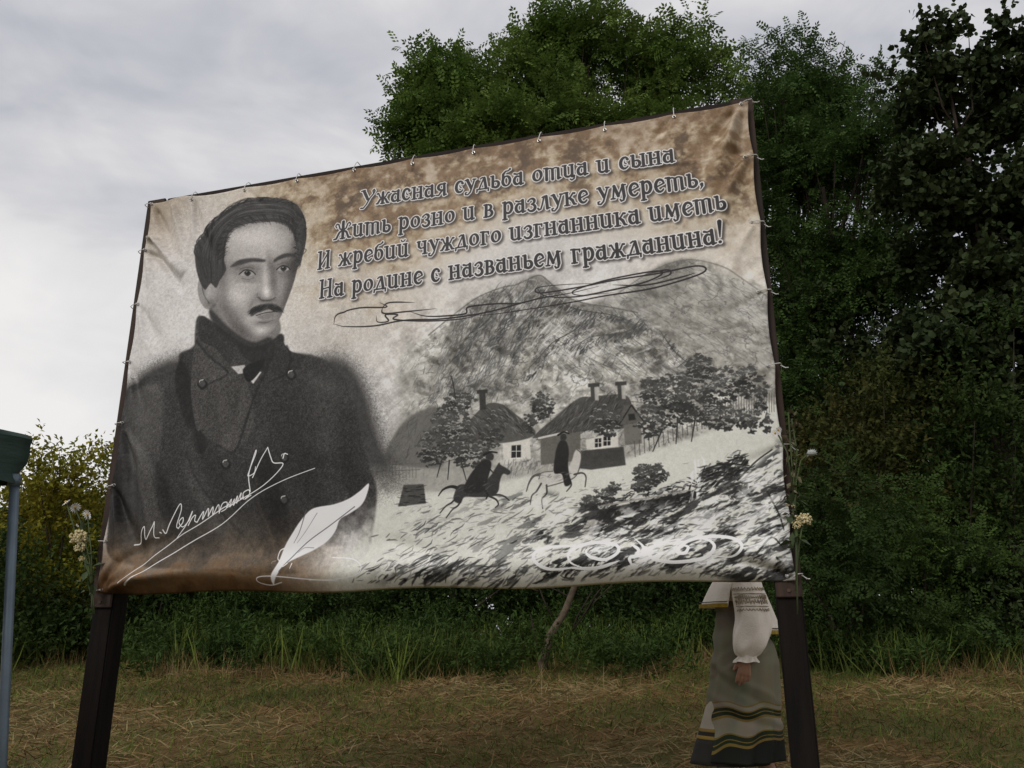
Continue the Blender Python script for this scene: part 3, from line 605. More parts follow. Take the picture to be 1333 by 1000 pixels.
def line_of_text(s, x0, y0, x1, y1, xh):
    a, b = Q([[x0, y0], [x1, y1]])
    tot = sum(.62 if c == ' ' else G[c][0]+.06 for c in s)
    d = (b-a)/tot; L = np.hypot(*d); up = np.array([d[1], -d[0]])/L*xh
    segs = []; u = 0.
    for c in s:
        if c == ' ': u += .62; continue
        for st in G[c][1]:
            p = [(a+d*(u+x)+up*y, w*(xh+L)/2*.92) for x, y, w in st]
            for (A, wa), (B, wb) in zip(p[:-1], p[1:]): segs.append((A, B, wa, wb))
        u += G[c][0]+.06
    P_ = np.array([q for s_ in segs for q in s_[:2]])
    ox, oy = int(P_[:, 0].min())-25, int(P_[:, 1].min())-25
    w = int(P_[:, 0].max())-ox+30; h = int(P_[:, 1].max())-oy+30
    o = np.array([ox, oy]); B1 = np.zeros((h, w), np.float32); B2 = B1.copy(); B3 = B1.copy()
    for A, B, wa, wb in segs:
        seg(A-o, B-o, wa, wb, B1, soft=1.6); seg(A-o, B-o, wa, wb, B2, grow=3.6, soft=1.8); seg(A-o, B-o, wa, wb, B3, off=(7, 8), grow=4., soft=3)
    B3 = blur(B3, 4)
    t = IMG[oy:oy+h, ox:ox+w]
    for m, c, al in ((B3, (.27, .25, .24), .75), (B2, (.88, .87, .87), .95), (B1, (.255, .245, .25), .97)):
        t += (np.array(c, np.float32)-t)*(m*al)[..., None]

def paint_print():
    global IMG
    yy, xx = np.mgrid[0:PH, 0:PW].astype(np.float32); u = xx/PW; v = yy/PH
    n1 = vnoise(PH, PW, 420, 1, 5); n2 = vnoise(PH, PW, 90, 2, 5); n3 = vnoise(PH, PW, 26, 3, 4); n4 = vnoise(PH, PW, 9, 5, 3)
    n5 = vnoise(PH, PW, 60, 6, 4, cy=14)
    base = np.array([.80, .79, .78], np.float32)
    IMG[:] = base+(n1[..., None]-.5)*.10+(n4[..., None]-.5)*.03
    # aged parchment along the top, over the centre and right
    br = np.array([.545, .465, .375], np.float32); dk = np.array([.335, .285, .24], np.float32); sand = np.array([.745, .70, .62], np.float32)
    top = np.clip(1.2-v/(.24+.16*(n1-.5)), 0, 1)*np.clip((u-.10)/.30, 0, 1)
    side = np.clip((u-.80)/.16, 0, 1)*np.clip(1-v/.55, 0, 1)*.7
    mid = np.exp(-((u-.42)/.13)**2-((v-.22)/.20)**2)*.55
    m = np.clip(top*1.0+side+mid*.8+(n2-.5)*1.1*np.clip(top+mid, 0, 1), 0, 1)[..., None]
    IMG += (sand-IMG)*np.clip(m*1.5, 0, 1)
    m2 = np.clip(m*1.0-.12+(n3[..., None]-.5)*1.9+(n4[..., None]-.5)*.7+(n5[..., None]-.5)*1.2*m, 0, 1)*np.clip(m*1.3, 0, 1)
    IMG += (br-IMG)*m2*.95
    m3 = np.clip((n2-.56)*5+(n3-.5)*2.2+(n4-.5)*1.2, 0, 1)[..., None]*np.clip(m*1.4-.35, 0, 1)
    IMG += (dk-IMG)*m3*.65
    IMG += (np.array([.80, .765, .72], np.float32)-IMG)*(np.clip((n2-.5)*-6+(n3-.5)*-3, 0, 1)*top)[..., None]*.5
    ed = np.clip(1-v/.05, 0, 1)*np.clip((u-.15)/.3, 0, 1)*(.3+n3)
    IMG += (np.array([.45, .36, .27], np.float32)-IMG)*(ed*.5)[..., None]
    lc = (np.exp(-(u/.10)**2)*np.clip(1-v/.22, 0, 1)*.75)[..., None]
    IMG += (np.array([.60, .54, .46], np.float32)-IMG)*lc
    # mountain
    mt = [(505, 640), (520, 560), (522, 470), (560, 440), (590, 415), (620, 392), (655, 376), (690, 366), (715, 372), (745, 392), (790, 402), (830, 408), (858, 430), (880, 452), (930, 470), (1010, 500), (1012, 640)]
    fill(mt, (.655, .65, .625), 22, .8); fill([(600, 420), (655, 378), (705, 366), (735, 388), (700, 440), (640, 470), (590, 500), (560, 520), (575, 460)], (.50, .49, .465), 12, .42)
    fill([(858, 400), (930, 385), (990, 410), (1005, 500), (900, 470), (850, 430)], (.66, .64, .61), 16, .7)
    fill([(700, 395), (770, 400), (840, 425), (870, 470), (820, 500), (760, 470), (700, 480), (660, 500)], (.56, .55, .52), 9, .5)
    fill([(740, 430), (800, 450), (840, 490), (760, 500), (700, 500)], (.74, .735, .71), 8, .5)
    ca, sa = np.cos(np.radians(33)), np.sin(np.radians(33)); big = vnoise(2400, 3400, 90, 8, 5, cy=26)
    n6 = big[np.clip(((xx*sa+yy*ca)*.9).astype(int), 0, 2399), np.clip(((xx*ca-yy*sa)+900).astype(int), 0, 3399)]
    big = vnoise(2400, 3400, 30, 9, 4, cy=90); n7 = big[np.clip(((xx*sa+yy*ca)*.9).astype(int), 0, 2399), np.clip(((xx*ca-yy*sa)+900).astype(int), 0, 3399)]
    dd = (np.clip((n6-.5)*3.6, -1, 1)*.10+np.clip((n7-.5)*3.6, -1, 1)*.07+(n4-.5)*.08)[..., None]
    reg = np.clip((u-.43)/.06, 0, 1)*np.clip((v-.33)/.1, 0, 1)*np.clip((.80-v)/.1, 0, 1)
    IMG += dd*reg[..., None]
    rid = [(740, 410), (800, 385), (850, 352), (893, 338), (935, 345), (965, 362), (1000, 385), (1012, 520), (900, 470), (850, 440)]
    fill(rid, (.60, .595, .57), 9, .55); fill([(850, 352), (893, 338), (905, 352), (885, 385), (850, 400), (812, 398)], (.48, .475, .45), 7, .55); fill([(905, 352), (965, 366), (1000, 390), (1005, 430), (940, 400)], (.70, .695, .675), 7, .6)
    fill([(690, 366), (702, 361), (716, 370), (740, 388), (765, 398), (790, 400), (770, 412), (735, 408), (705, 396)], (.45, .44, .42), 5, .6)
    hh = vnoise(PH+60, PW+60, 80, 91, 6, cy=62); hs = hh[20:20+PH, 20:20+PW]-hh[32:32+PH, 6:6+PW]
    hg = vnoise(PH+60, PW+60, 22, 92, 4); gs = hg[20:20+PH, 20:20+PW]-hg[25:25+PH, 15:15+PW]
    mk_ = np.maximum(polymask(mt, 5)*np.clip((u-.475)/.07, 0, 1), polymask(rid, 9)*.7)*np.clip((.80-v)/.08, 0, 1)
    cr_ = np.clip(hs*1.0+gs*.45, -.16, .07)*(.55+.9*n2)
    IMG += (cr_*mk_)[..., None]
    ln_ = np.clip(.030-np.abs(hh[20:20+PH, 20:20+PW]-.47), 0, .030)/.030*(hg[20:20+PH, 20:20+PW] > .46)
    IMG += ((.26-IMG)*(ln_*mk_*.6)[..., None])
    hatch([(560, 520), (590, 415), (655, 376), (712, 366), (690, 430), (660, 520)], 700, 17, 62, .40, 1.2, .55, 501, .12); hatch([(712, 368), (765, 398), (830, 408), (880, 452), (930, 470), (900, 500), (700, 480), (700, 420)], 700, 17, -36, .42, 1.2, .5, 502, .14)
    hatch([(800, 385), (893, 338), (1000, 388), (1010, 480), (880, 450)], 380, 16, -30, .45, 1.2, .45, 503, .14); hatch([(640, 400), (712, 370), (760, 400), (800, 470), (700, 470)], 300, 14, 50, .84, 1.7, .5, 504, .2)
    stroke([(560, 438), (590, 414), (622, 391), (655, 377), (672, 374), (690, 366), (704, 361), (716, 369), (738, 388), (765, 397), (795, 401), (830, 408)], (.36, .355, .34), 2.4, al=.6, soft=3); stroke([(800, 386), (850, 353), (893, 339), (935, 346), (966, 363), (1000, 387)], (.42, .415, .40), 2.2, al=.5, soft=3)
    hatch(mt, 900, 13, 38, .50, 1.5, .35, 21, .35); hatch(mt, 380, 11, 60, .36, 1.5, .5, 22, .4)
    hatch(mt, 420, 16, 30, .80, 2.4, .4, 23, .35)
    hatch([(560, 520), (600, 420), (660, 376), (705, 368), (690, 440), (620, 520)], 300, 11, 62, .36, 1.9, .45, 24, .3)
    for k, p in enumerate([[(718, 378), (740, 400), (768, 407), (800, 412), (835, 425)], [(640, 395), (628, 420), (606, 446), (590, 470)], [(770, 410), (750, 430), (720, 448), (700, 470), (680, 490)],
                           [(835, 415), (822, 430), (800, 436), (770, 440), (742, 456)], [(660, 380), (668, 400), (655, 420), (640, 444)], [(700, 372), (706, 395), (690, 415), (672, 436), (664, 462)], [(858, 430), (880, 460), (905, 480)]]):
        stroke(p, (.34, .34, .32), 2.6, 1.4, al=.75, taper=True); hatch([(a+dx, b+dy) for (a, b), (dx, dy) in zip(p, [(0, 0)]*9)]+[(a+9, b+9) for a, b in p[::-1]], 110, 8, 50, .33, 1.9, .7, 30+k)
    # valley floor and road
    road = [(470, 700), (495, 640), (540, 640), (600, 640), (680, 622), (760, 610), (840, 590), (900, 570), (970, 548), (1018, 540), (1036, 760), (440, 765), (430, 740)]
    fill(road, (.80, .80, .775), 6, .95)
    fill([(500, 600), (520, 555), (560, 540), (640, 545), (640, 620), (560, 640), (500, 640)], (.60, .595, .575), 12, .6)
    # far fence and left hillock
    for k in range(14):
        stroke([(487+k*4.3, 603), (487+k*4.3, 622)], (.42, .41, .39), 1.2, al=.6)
    stroke([(486, 607), (548, 604)], (.4, .39, .37), 1.4, al=.7); stroke([(486, 615), (548, 612)], (.4, .39, .37), 1.4, al=.7)
    fill([(505, 600), (520, 560), (545, 538), (575, 535), (580, 600), (560, 610)], (.42, .415, .40), 5, .85)
    hatch([(505, 600), (520, 560), (545, 538), (600, 535), (600, 600)], 90, 14, 55, .3, 1.5, .5, 41)
    # cottages: walls, thatched roofs, chimneys, windows
    fill([(655, 574), (690, 566), (692, 598), (657, 606)], (.80, .79, .765), 1.5, .95, smooth=False)
    fill([(600, 572), (628, 532), (650, 526), (672, 540), (698, 566), (650, 578)], (.36, .355, .34), 2, .95)
    hatch([(600, 572), (628, 532), (660, 530), (698, 566)], 130, 12, -45, .24, 1.4, .6, 42, .15); hatch([(600, 572), (628, 532), (660, 530), (698, 566)], 50, 10, -45, .6, 1.4, .6, 43, .15)
    fill([(625, 512), (633, 511), (634, 534), (626, 535)], (.24, .24, .23), 1, .95, smooth=False); fill([(622, 509), (636, 508), (636, 513), (622, 514)], (.22, .22, .21), 1, .95, smooth=False)
    fill([(704, 564), (756, 552), (756, 600), (705, 606)], (.42, .41, .39), 1.5, .95, smooth=False)
    fill([(698, 566), (722, 545), (752, 520), (772, 517), (806, 514), (820, 520), (826, 545), (826, 556), (760, 562), (700, 571)], (.34, .335, .32), 2, .95)
    hatch([(700, 566), (752, 520), (806, 514), (826, 552), (760, 562)], 180, 12, 52, .22, 1.4, .6, 44, .2); hatch([(700, 566), (752, 520), (806, 514), (826, 552), (760, 562)], 60, 10, 52, .55, 1.3, .6, 45, .2)
    stroke([(702, 571), (738, 563)], (.8, .79, .77), 3.4, al=.9, smooth=False)
    for x, y in ((773, 520), (808, 518)):
        fill([(x-4, y-16), (x+4, y-17), (x+5, y+2), (x-3, y+3)], (.30, .30, .29), 1, .97, smooth=False); fill([(x+1, y-16), (x+6, y-16), (x+7, y+2), (x+2, y+2)], (.72, .71, .69), 1, .9, smooth=False)
        fill([(x-7, y-20), (x+8, y-21), (x+8, y-16), (x-7, y-15)], (.28, .28, .27), 1, .97, smooth=False)
    fill([(763, 573), (804, 562), (806, 584), (764, 586)], (.80, .79, .765), 1.2, .95, smooth=False)
    fill([(752, 588), (812, 582), (815, 606), (770, 612), (752, 610)], (.27, .265, .255), 2, .9, smooth=False)
    fill([(812, 528), (824, 527), (838, 549), (806, 554)], (.40, .39, .375), 1.2, .97, smooth=False); stroke([(806, 553), (822, 528), (838, 549)], (.2, .2, .19), 2.2, smooth=False)
    fill([(812, 554), (834, 550), (836, 578), (814, 580)], (.46, .45, .43), 1.2, .97, smooth=False); fill([(818, 540), (826, 539), (828, 547), (819, 548)], (.18, .18, .17), 1, 1., smooth=False)
    for x, y, w, h in ((667, 581, 12, 16), (786, 569, 9, 12), (775, 572, 8, 11)):
        fill([(x, y), (x+w, y-1), (x+w, y+h-1), (x, y+h)], (.16, .16, .155), 1, 1., smooth=False)
        stroke([(x+w/2, y), (x+w/2, y+h)], (.82, .81, .79), 1.2, smooth=False); stroke([(x, y+h*.45), (x+w, y+h*.43)], (.82, .81, .79), 1.2, smooth=False); stroke([(x-2, y+h+1), (x+w+2, y+h)], (.85, .84, .82), 1.6, smooth=False)
    # wattle fences and bank
    for k in range(26): stroke([(826+k*6.2, 575-k*2.0), (827+k*6.2, 595-k*2.6)], (.36, .355, .34), 1.5, al=.7, smooth=False)
    hatch([(655, 602), (740, 588), (745, 606), (660, 622)], 90, 8, 80, .42, 1.2, .6, 46)
    for k in range(24): stroke([(930+k*3.5, 520-k*.4), (930+k*3.5, 545-k*.4)], (.40, .39, .375), 1.4, al=.65, smooth=False)
    # village trees
    for k, (x, y, rx, ry, n) in enumerate([(590, 560, 26, 34, 190), (566, 585, 20, 22, 90), (612, 588, 26, 22, 110), (600, 524, 20, 12, 46), (642, 560, 16, 24, 60), (707, 528, 13, 17, 60), (690, 552, 9, 12, 26),
                                           (790, 548, 20, 20, 90), (850, 512, 15, 20, 70), (848, 548, 18, 22, 80), (880, 520, 24, 36, 150), (912, 480, 17, 18, 80), (905, 520, 24, 30, 110), (940, 505, 22, 28, 90), (972, 497, 15, 22, 60), (992, 512, 10, 24, 36), (945, 545, 30, 16, 80), (985, 548, 22, 16, 50)]):
        leafage(x, y, rx, ry, n, 60+k)
    for p in ([(586, 600), (584, 625)], [(600, 598), (608, 626)], [(576, 600), (570, 622)], [(882, 545), (880, 578)], [(905, 545), (900, 575)], [(862, 560), (850, 588)], [(594, 520), (591, 500), (588, 490)]):
        stroke(p, (.26, .255, .245), 2.6, 1.4)
    # riders: two galloping horses
    def legs(L, c, r=3.2):
        for q in L: stroke(q, c, r, 1.7)
    k1 = (.17, .165, .16); k2 = (.24, .235, .23)
    stroke([(598, 636), (588, 634), (578, 638), (572, 646)], k1, 6, 1.6)
    fill([(594, 640), (599, 632), (612, 631), (630, 629), (640, 620), (647, 609), (651, 603), (653, 606), (660, 610), (666, 615), (663, 619), (656, 618), (652, 628), (650, 640), (642, 647), (622, 648), (606, 648), (601, 656), (592, 652)], k2, 1.2, .98)
    legs([[(597, 647), (589, 655), (582, 659), (574, 668)], [(603, 648), (598, 658), (590, 664), (582, 674)], [(642, 645), (652, 645), (658, 647), (664, 652)], [(639, 647), (647, 651), (650, 657), (646, 661)]], k2)
    fill([(605, 640), (609, 626), (618, 612), (628, 601), (637, 599), (641, 605), (638, 618), (634, 632), (630, 640), (618, 643)], k1, 1.2, .98)
    stroke([(630, 636), (636, 644), (634, 650)], k1, 3.6, 2.4); stroke([(636, 608), (643, 616)], k1, 2.6, 1.6)
    fill([(634, 598), (634, 592), (640, 590), (644, 594), (642, 600)], k2, 1, .98); stroke([(631, 593), (639, 589), (648, 590)], (.12, .12, .115), 3.6, 2.2)
    hatch([(596, 636), (645, 622), (648, 640), (604, 648)], 22, 7, 30, .42, 1.2, .6, 401)
    w2 = (.76, .75, .73); g2 = (.38, .375, .36)
    stroke([(706, 618), (696, 620), (690, 628), (686, 640)], g2, 5, 1.6)
    fill([(702, 624), (706, 616), (720, 614), (738, 611), (745, 600), (748, 590), (752, 585), (757, 590), (756, 604), (752, 616), (746, 624), (728, 628), (716, 630), (712, 638), (703, 632)], w2, 1.2, .98)
    stroke([(702, 624), (706, 616), (720, 614)], g2, 1.6, al=.8); stroke([(712, 634), (730, 629), (748, 622), (755, 608), (757, 592), (751, 585)], g2, 1.8, al=.85)
    legs([[(705, 630), (699, 640), (693, 646), (691, 657)], [(712, 632), (712, 643), (706, 650), (707, 662)], [(748, 618), (758, 616), (763, 621), (762, 634)], [(742, 624), (744, 632), (738, 640)]], (.33, .325, .31), 3.0)
    fill([(722, 616), (723, 596), (726, 582), (731, 574), (738, 576), (741, 588), (740, 606), (742, 620), (744, 630), (736, 633), (732, 618)], k1, 1.2, .98)
    fill([(730, 572), (731, 566), (736, 565), (738, 571), (734, 575)], k2, 1, .98); stroke([(727, 567), (734, 563), (741, 565)], (.12, .12, .115), 3.2, 2)
    hatch([(704, 618), (740, 614), (744, 624), (706, 632)], 20, 7, 20, .5, 1.2, .6, 402)
    # stone well, log trough, waterfall, rocks and turf strokes
    fill([(527, 632), (553, 631), (556, 656), (520, 660)], (.30, .295, .285), 2, .9, smooth=False); hatch([(522, 633), (553, 631), (556, 656), (520, 660)], 30, 9, 2, .18, 1.5, .7, 47, .1)
    fill([(762, 690), (772, 668), (820, 656), (870, 646), (905, 640), (900, 650), (870, 660), (800, 674), (780, 692)], (.19, .185, .175), 2, .9)
    hatch([(752, 690), (775, 655), (910, 620), (960, 585), (975, 600), (925, 615), (915, 645), (780, 705)], 260, 11, 18, .15, 2.4, .9, 57, .35); hatch([(752, 690), (775, 655), (910, 620), (960, 585), (975, 600), (925, 615), (915, 645), (780, 705)], 110, 9, 22, .66, 1.8, .8, 58, .4)
    stroke([(775, 660), (840, 649), (900, 638)], (.60, .59, .57), 3, 2, al=.8)
    hatch([(902, 604), (916, 602), (908, 632), (912, 656), (894, 656), (898, 628)], 26, 16, 84, .86, 2.2, .85, 601, .1)
    hatch([(912, 606), (960, 596), (985, 610), (930, 640), (910, 650)], 120, 11, 24, .18, 2.4, .85, 602, .3)
    fill([(772, 662), (782, 660), (774, 690), (760, 694)], (.75, .74, .72), 2, .8)
    leafage(848, 618, 22, 14, 110, 90); leafage(836, 634, 14, 6, 36, 91); leafage(788, 645, 14, 9, 40, 92, lf=.7); leafage(770, 655, 12, 9, 34, 93); leafage(966, 640, 20, 9, 40, 94); leafage(800, 635, 5, 6, 16, 95)
    low = [(452, 755), (500, 670), (600, 655), (700, 640), (800, 660), (900, 650), (980, 610), (1018, 590), (1034, 752), (900, 745), (760, 752)]
    def dens(x, y): return .12+.75*max(0, min(1, (x-600)/330))*max(0, min(1, (y-590)/70))+.25*(y > 728)
    hatch(low, 620, 15, 22, .22, 2.2, .75, 50, .22, keep=dens); hatch(low, 480, 9, 24, .34, 1.6, .7, 51, .25, keep=dens)
    hatch([(480, 740), (520, 690), (560, 676), (640, 700), (700, 750)], 80, 14, 30, .32, 1.7, .7, 52, .15); hatch([(520, 640), (700, 650), (900, 600), (700, 690), (520, 690)], 130, 9, 12, .45, 1.3, .6, 53, .2)
    hatch([(505, 752), (560, 722), (690, 745), (700, 756), (520, 758)], 80, 22, 33, .2, 2.5, .8, 54, .14)
    for k, (x, y, r) in enumerate([(935, 700, 16), (945, 690, 12), (780, 728, 30), (730, 738, 22), (870, 655, 16), (940, 620, 18), (1000, 690, 12), (1015, 640, 10), (1022, 735, 12), (700, 700, 14), (860, 690, 20)]):
        hatch([(x-r*1.5, y+r*.4), (x, y-r*.6), (x+r*1.4, y-r*.5), (x+r, y+r*.4)], int(r*2.2), 12, 25, .17, 2.8, .85, 70+k, .3)
    hatch([(720, 690), (900, 650), (1025, 610), (1030, 745), (760, 748)], 260, 13, 20, .86, 2.4, .6, 56, .25)
    for p in ([(1000, 640), (1012, 665), (1022, 690)], [(985, 720), (1005, 700), (1020, 712)], [(1012, 725), (1024, 738), (1020, 748)], [(920, 610), (945, 604), (975, 606)], [(960, 625), (985, 600), (1005, 585)], [(1002, 655), (1020, 640), (1018, 650)]):
        stroke(p, (.18, .18, .17), 3, 2, al=.85)
    rr_ = polymask(low, 8); da = vnoise(2400, 3400, 60, 93, 5, cy=15); ca, sa = math.cos(math.radians(22)), math.sin(math.radians(22))
    di = da[np.clip(((xx*sa+yy*ca)*.9).astype(int), 0, 2399), np.clip(((xx*ca-yy*sa)+700).astype(int), 0, 3399)]
    w_ = np.clip((xx/PW-.52)/.25, .1, 1)*np.clip((v-.70)/.08, 0, 1); w_ = np.maximum(w_, np.clip((v-.93)/.04, 0, .8))*np.clip((u-.45)/.06, 0, 1)
    IMG += ((.20-IMG)*(np.clip((di-.56)*14, 0, 1)*rr_*w_*.8)[..., None]); IMG += ((.88-IMG)*(np.clip((.44-di)*10, 0, 1)*rr_*w_*.6)[..., None])
    # brown scorched lower left corner
    m = np.exp(-(u/.30)**2)*np.clip((v-.84)/.10, 0, 1); m = np.clip(m*1.2, 0, 1)
    # portrait: a gentleman with a moustache in a heavy double breasted coat
    st = (vnoise(PH, PW, 2.2, 77, 1)-.5)
    hal = np.zeros((PH, PW), np.float32)
    r_ = pmask(spline(Q([(235, 462), (150, 520), (140, 650), (500, 660), (498, 560), (470, 480), (420, 462), (330, 520)]), True), 46)
    hal[r_[1]:r_[3], r_[0]:r_[2]] = r_[4]
    lev = np.clip(hal*1.15, 0, 1)*np.clip((.86-v)/.12, 0, 1)
    IMG += (np.array([.30, .295, .29], np.float32)-IMG)*np.clip(lev*lev*1.0+st*lev*(1-lev)*3.2, 0, 1)[..., None]
    C_ = (.255, .249, .244)
    coat_before = IMG.copy()
    coat = [(262, 414), (300, 432), (345, 452), (378, 460), (415, 466), (442, 484), (458, 512), (468, 552), (482, 606), (492, 640), (486, 690), (470, 730), (380, 745), (260, 742), (150, 730), (137, 690), (142, 620), (150, 560), (160, 512), (188, 494), (232, 482), (236, 462), (256, 450)]
    fill(coat, C_, 5, .98, grain=.10)
    Dk = (.165, .16, .158); Lt = (.40, .392, .385)
    fill([(160, 520), (200, 500), (215, 520), (210, 600), (222, 680), (190, 700), (170, 640), (160, 580)], (.335, .328, .32), 10, .75, grain=.1)
    fill([(232, 480), (240, 470), (252, 500), (262, 545), (270, 580), (258, 590), (243, 550), (230, 505)], Dk, 4, .9)
    fill([(250, 555), (262, 600), (285, 640), (330, 690), (352, 740), (318, 745), (280, 690), (250, 640), (240, 590)], (.30, .294, .288), 8, .7, grain=.08)
    fill([(145, 610), (160, 600), (185, 650), (195, 720), (165, 720), (142, 690)], Dk, 8, .6)
    fill([(330, 600), (350, 590), (372, 640), (378, 700), (350, 690), (334, 650)], Dk, 10, .6)
    fill([(205, 600), (222, 640), (235, 690), (225, 700), (208, 660)], (.2, .195, .19), 7, .7)
    fill([(262, 412), (290, 440), (305, 468), (318, 500), (322, 540), (300, 586), (280, 576), (262, 560), (256, 520), (258, 470), (256, 440)], (.305, .298, .29), 3, .97, grain=.12)
    fill([(264, 413), (282, 424), (300, 440), (306, 460), (300, 474), (282, 455), (262, 442)], (.235, .23, .226), 2.5, .97, grain=.08)
    fill([(258, 446), (276, 466), (296, 484), (300, 492), (276, 500), (262, 560), (254, 545), (250, 500)], (.33, .322, .315), 2.5, .95, grain=.13)
    stroke([(258, 445), (275, 466), (298, 486), (276, 499), (266, 505)], (.15, .147, .145), 4.5, al=.6, soft=5)
    fill([(318, 495), (330, 520), (330, 560), (306, 588), (282, 582), (300, 560), (312, 530)], (.36, .352, .345), 5, .7, grain=.12)
    stroke([(352, 480), (336, 510), (322, 548), (306, 588), (284, 580)], (.16, .157, .155), 5, al=.6, soft=6)
    fill([(306, 420), (340, 442), (368, 436), (372, 448), (362, 474), (346, 486), (330, 474), (312, 456)], (.19, .186, .183), 3, .97)
    fill([(362, 436), (380, 458), (398, 466), (386, 484), (366, 492), (352, 480), (360, 462)], (.235, .23, .226), 2.5, .95, grain=.07)
    stroke([(376, 452), (382, 470), (372, 490), (354, 498)], (.15, .147, .145), 4, al=.6, soft=5)
    fill([(302, 478), (320, 476), (326, 486), (312, 488)], (.74, .73, .72), 1.5, .95, smooth=False); fill([(326, 494), (336, 482), (343, 486), (332, 501)], (.80, .79, .78), 1.5, .95, smooth=False)
    fill([(318, 482), (334, 472), (346, 470), (340, 486), (326, 498)], (.12, .118, .116), 1.8, .95)
    stroke([(244, 590), (258, 626), (286, 664), (330, 710), (346, 742)], (.17, .167, .165), 4.5, al=.45, soft=6)
    stroke([(334, 620), (340, 660), (356, 700), (360, 724)], (.40, .37, .34), 6, 4, al=.3, soft=8)
    for x, y in ((265, 501), (382, 490), (295, 605), (372, 597), (372, 652), (362, 735)):
        fill([(x-7, y), (x, y-7), (x+7, y), (x, y+7)], (.15, .147, .145), 1.6, .95); fill([(x-5, y-1), (x, y-5), (x+4, y-1), (x, y+4)], (.36, .355, .35), 1.5, .9); stroke([(x-4, y-3), (x-3, y-5), (x+1, y-6)], (.84, .83, .82), 1.9, al=.95)
    land = np.clip((u-.30-.10*(1-v)/.3)/.10+(n2-.5)*.8, 0, 1)*np.clip((v-.80)/.16+(n3-.5)*.6, 0, 1)
    IMG += (coat_before-IMG)*(np.clip(land*1.6, 0, 1)*.95)[..., None]
    IMG += ((st*.06+(n4-.5)*.05)*np.clip((.46-u)/.05, 0, 1))[..., None]
    cm_ = polymask(coat, 5)
    for q in ((190, 560, 20, 60, 8, .06), (430, 540, 26, 60, -14, .05), (400, 620, 20, 60, -8, -.05), (215, 640, 10, 60, -20, -.06), (235, 700, 10, 40, -20, .05), (175, 660, 10, 50, -16, .06), (455, 600, 14, 60, -8, -.06), (300, 660, 16, 50, -30, -.05), (270, 660, 8, 60, -28, .05), (340, 560, 10, 40, 8, .04), (420, 500, 26, 8, 22, .05), (205, 505, 30, 7, -14, .05), (290, 530, 8, 30, -10, .05), (360, 660, 14, 50, -14, -.06), (320, 700, 10, 40, -26, .04), (150, 640, 6, 50, 0, -.05)):
        blob(*q, mask=cm_)
    # head
    FC = (.665, .65, .64)
    fill([(280, 352), (264, 358), (259, 374), (262, 392), (270, 403), (280, 402), (290, 385), (292, 360)], (.60, .588, .578), 2, .97)
    stroke([(264, 370), (267, 384), (274, 396)], (.38, .372, .365), 2, al=.7)
    fill([(284, 395), (276, 412), (300, 436), (330, 452), (362, 440), (366, 420), (340, 380)], (.50, .49, .48), 3, .97)
    face = [(282, 330), (290, 306), (310, 290), (345, 284), (378, 288), (391, 304), (392, 330), (388, 352), (383, 372), (376, 392), (368, 412), (358, 430), (344, 442), (328, 443), (308, 434), (292, 416), (283, 396), (278, 364)]
    fill(face, FC, 2.2, .99, grain=.025)
    fm = polymask(face, 2.5); ear = polymask([(280, 352), (264, 358), (259, 374), (262, 392), (270, 403), (280, 402), (290, 385), (292, 360)], 2)
    for q in ((330, 308, 30, 15, -8, .12), (352, 322, 14, 14, 0, .04), (386, 330, 9, 34, 6, -.22), (376, 395, 14, 34, 14, -.24), (392, 352, 10, 30, 8, -.14), (288, 345, 8, 36, -8, -.20), (300, 410, 10, 26, -38, -.17), (318, 434, 20, 8, 30, -.20), (350, 440, 14, 6, -20, -.16),
              (323, 352, 17, 9, 4, -.16), (309, 348, 7, 6, 0, -.06), (371, 347, 13, 10, 0, -.17), (353, 344, 5, 10, 0, -.09), (346, 362, 3.4, 20, -2, .11), (348, 381, 5.5, 5.5, 0, .12), (357, 368, 4.5, 18, -4, -.16), (339, 386, 4, 4, 0, -.07), (347, 392, 10, 3, 0, -.20),
              (311, 384, 13, 12, 0, .11), (300, 378, 5, 18, -6, .04), (328, 396, 4, 12, 24, -.09), (366, 384, 7, 12, 0, .05), (344, 421, 11, 3.5, -4, -.15), (341, 431, 10, 6, 0, .10), (324, 418, 7, 8, 0, .05), (323, 367, 10, 2.6, 2, -.06), (323, 371, 12, 3, 4, .05), (370, 361, 8, 2.5, 0, -.05), (330, 336, 22, 5, -4, .05), (349, 333, 3, 9, 0, -.05), (312, 296, 26, 5, -14, -.10), (370, 296, 14, 6, 24, -.08)):
        blob(*q, mask=fm)
    for q in ((272, 378, 5, 12, 0, .08), (268, 372, 3, 10, 0, -.14), (276, 396, 6, 6, 0, -.12)): blob(*q, mask=ear)
    # eye sockets, brows, eyes
    for cx, cy, w, h in ((323, 357, 9.5, 4.2), (370, 351, 8, 3.8)):
        fill([(cx-w, cy+.6), (cx-w*.3, cy-h), (cx+w*.5, cy-h*.8), (cx+w, cy), (cx+w*.3, cy+h*.8), (cx-w*.5, cy+h*.8)], (.68, .668, .658), 1.3, .97)
        fill([(cx-4.2, cy-1), (cx+.2, cy-4.2), (cx+4.4, cy-1), (cx+.2, cy+3.4)], (.21, .206, .203), 1.2, .97); fill([(cx-1.8, cy-1), (cx+.2, cy-3), (cx+2, cy-1), (cx+.2, cy+1.2)], (.07,)*3, 1, 1)
        stroke([(cx-1.4, cy-2.2), (cx-.4, cy-2.6)], (.9, .9, .9), 1.3)
        stroke([(cx-w-1, cy+.6), (cx-w*.3, cy-h-.6), (cx+w*.5, cy-h*.8-.4), (cx+w+1, cy+.8)], (.17, .166, .163), 2.4, 1.6)
        stroke([(cx-w*.8, cy+h+1.6), (cx, cy+h+3), (cx+w*.8, cy+h+.8)], (.40, .392, .385), 1.6, al=.6)
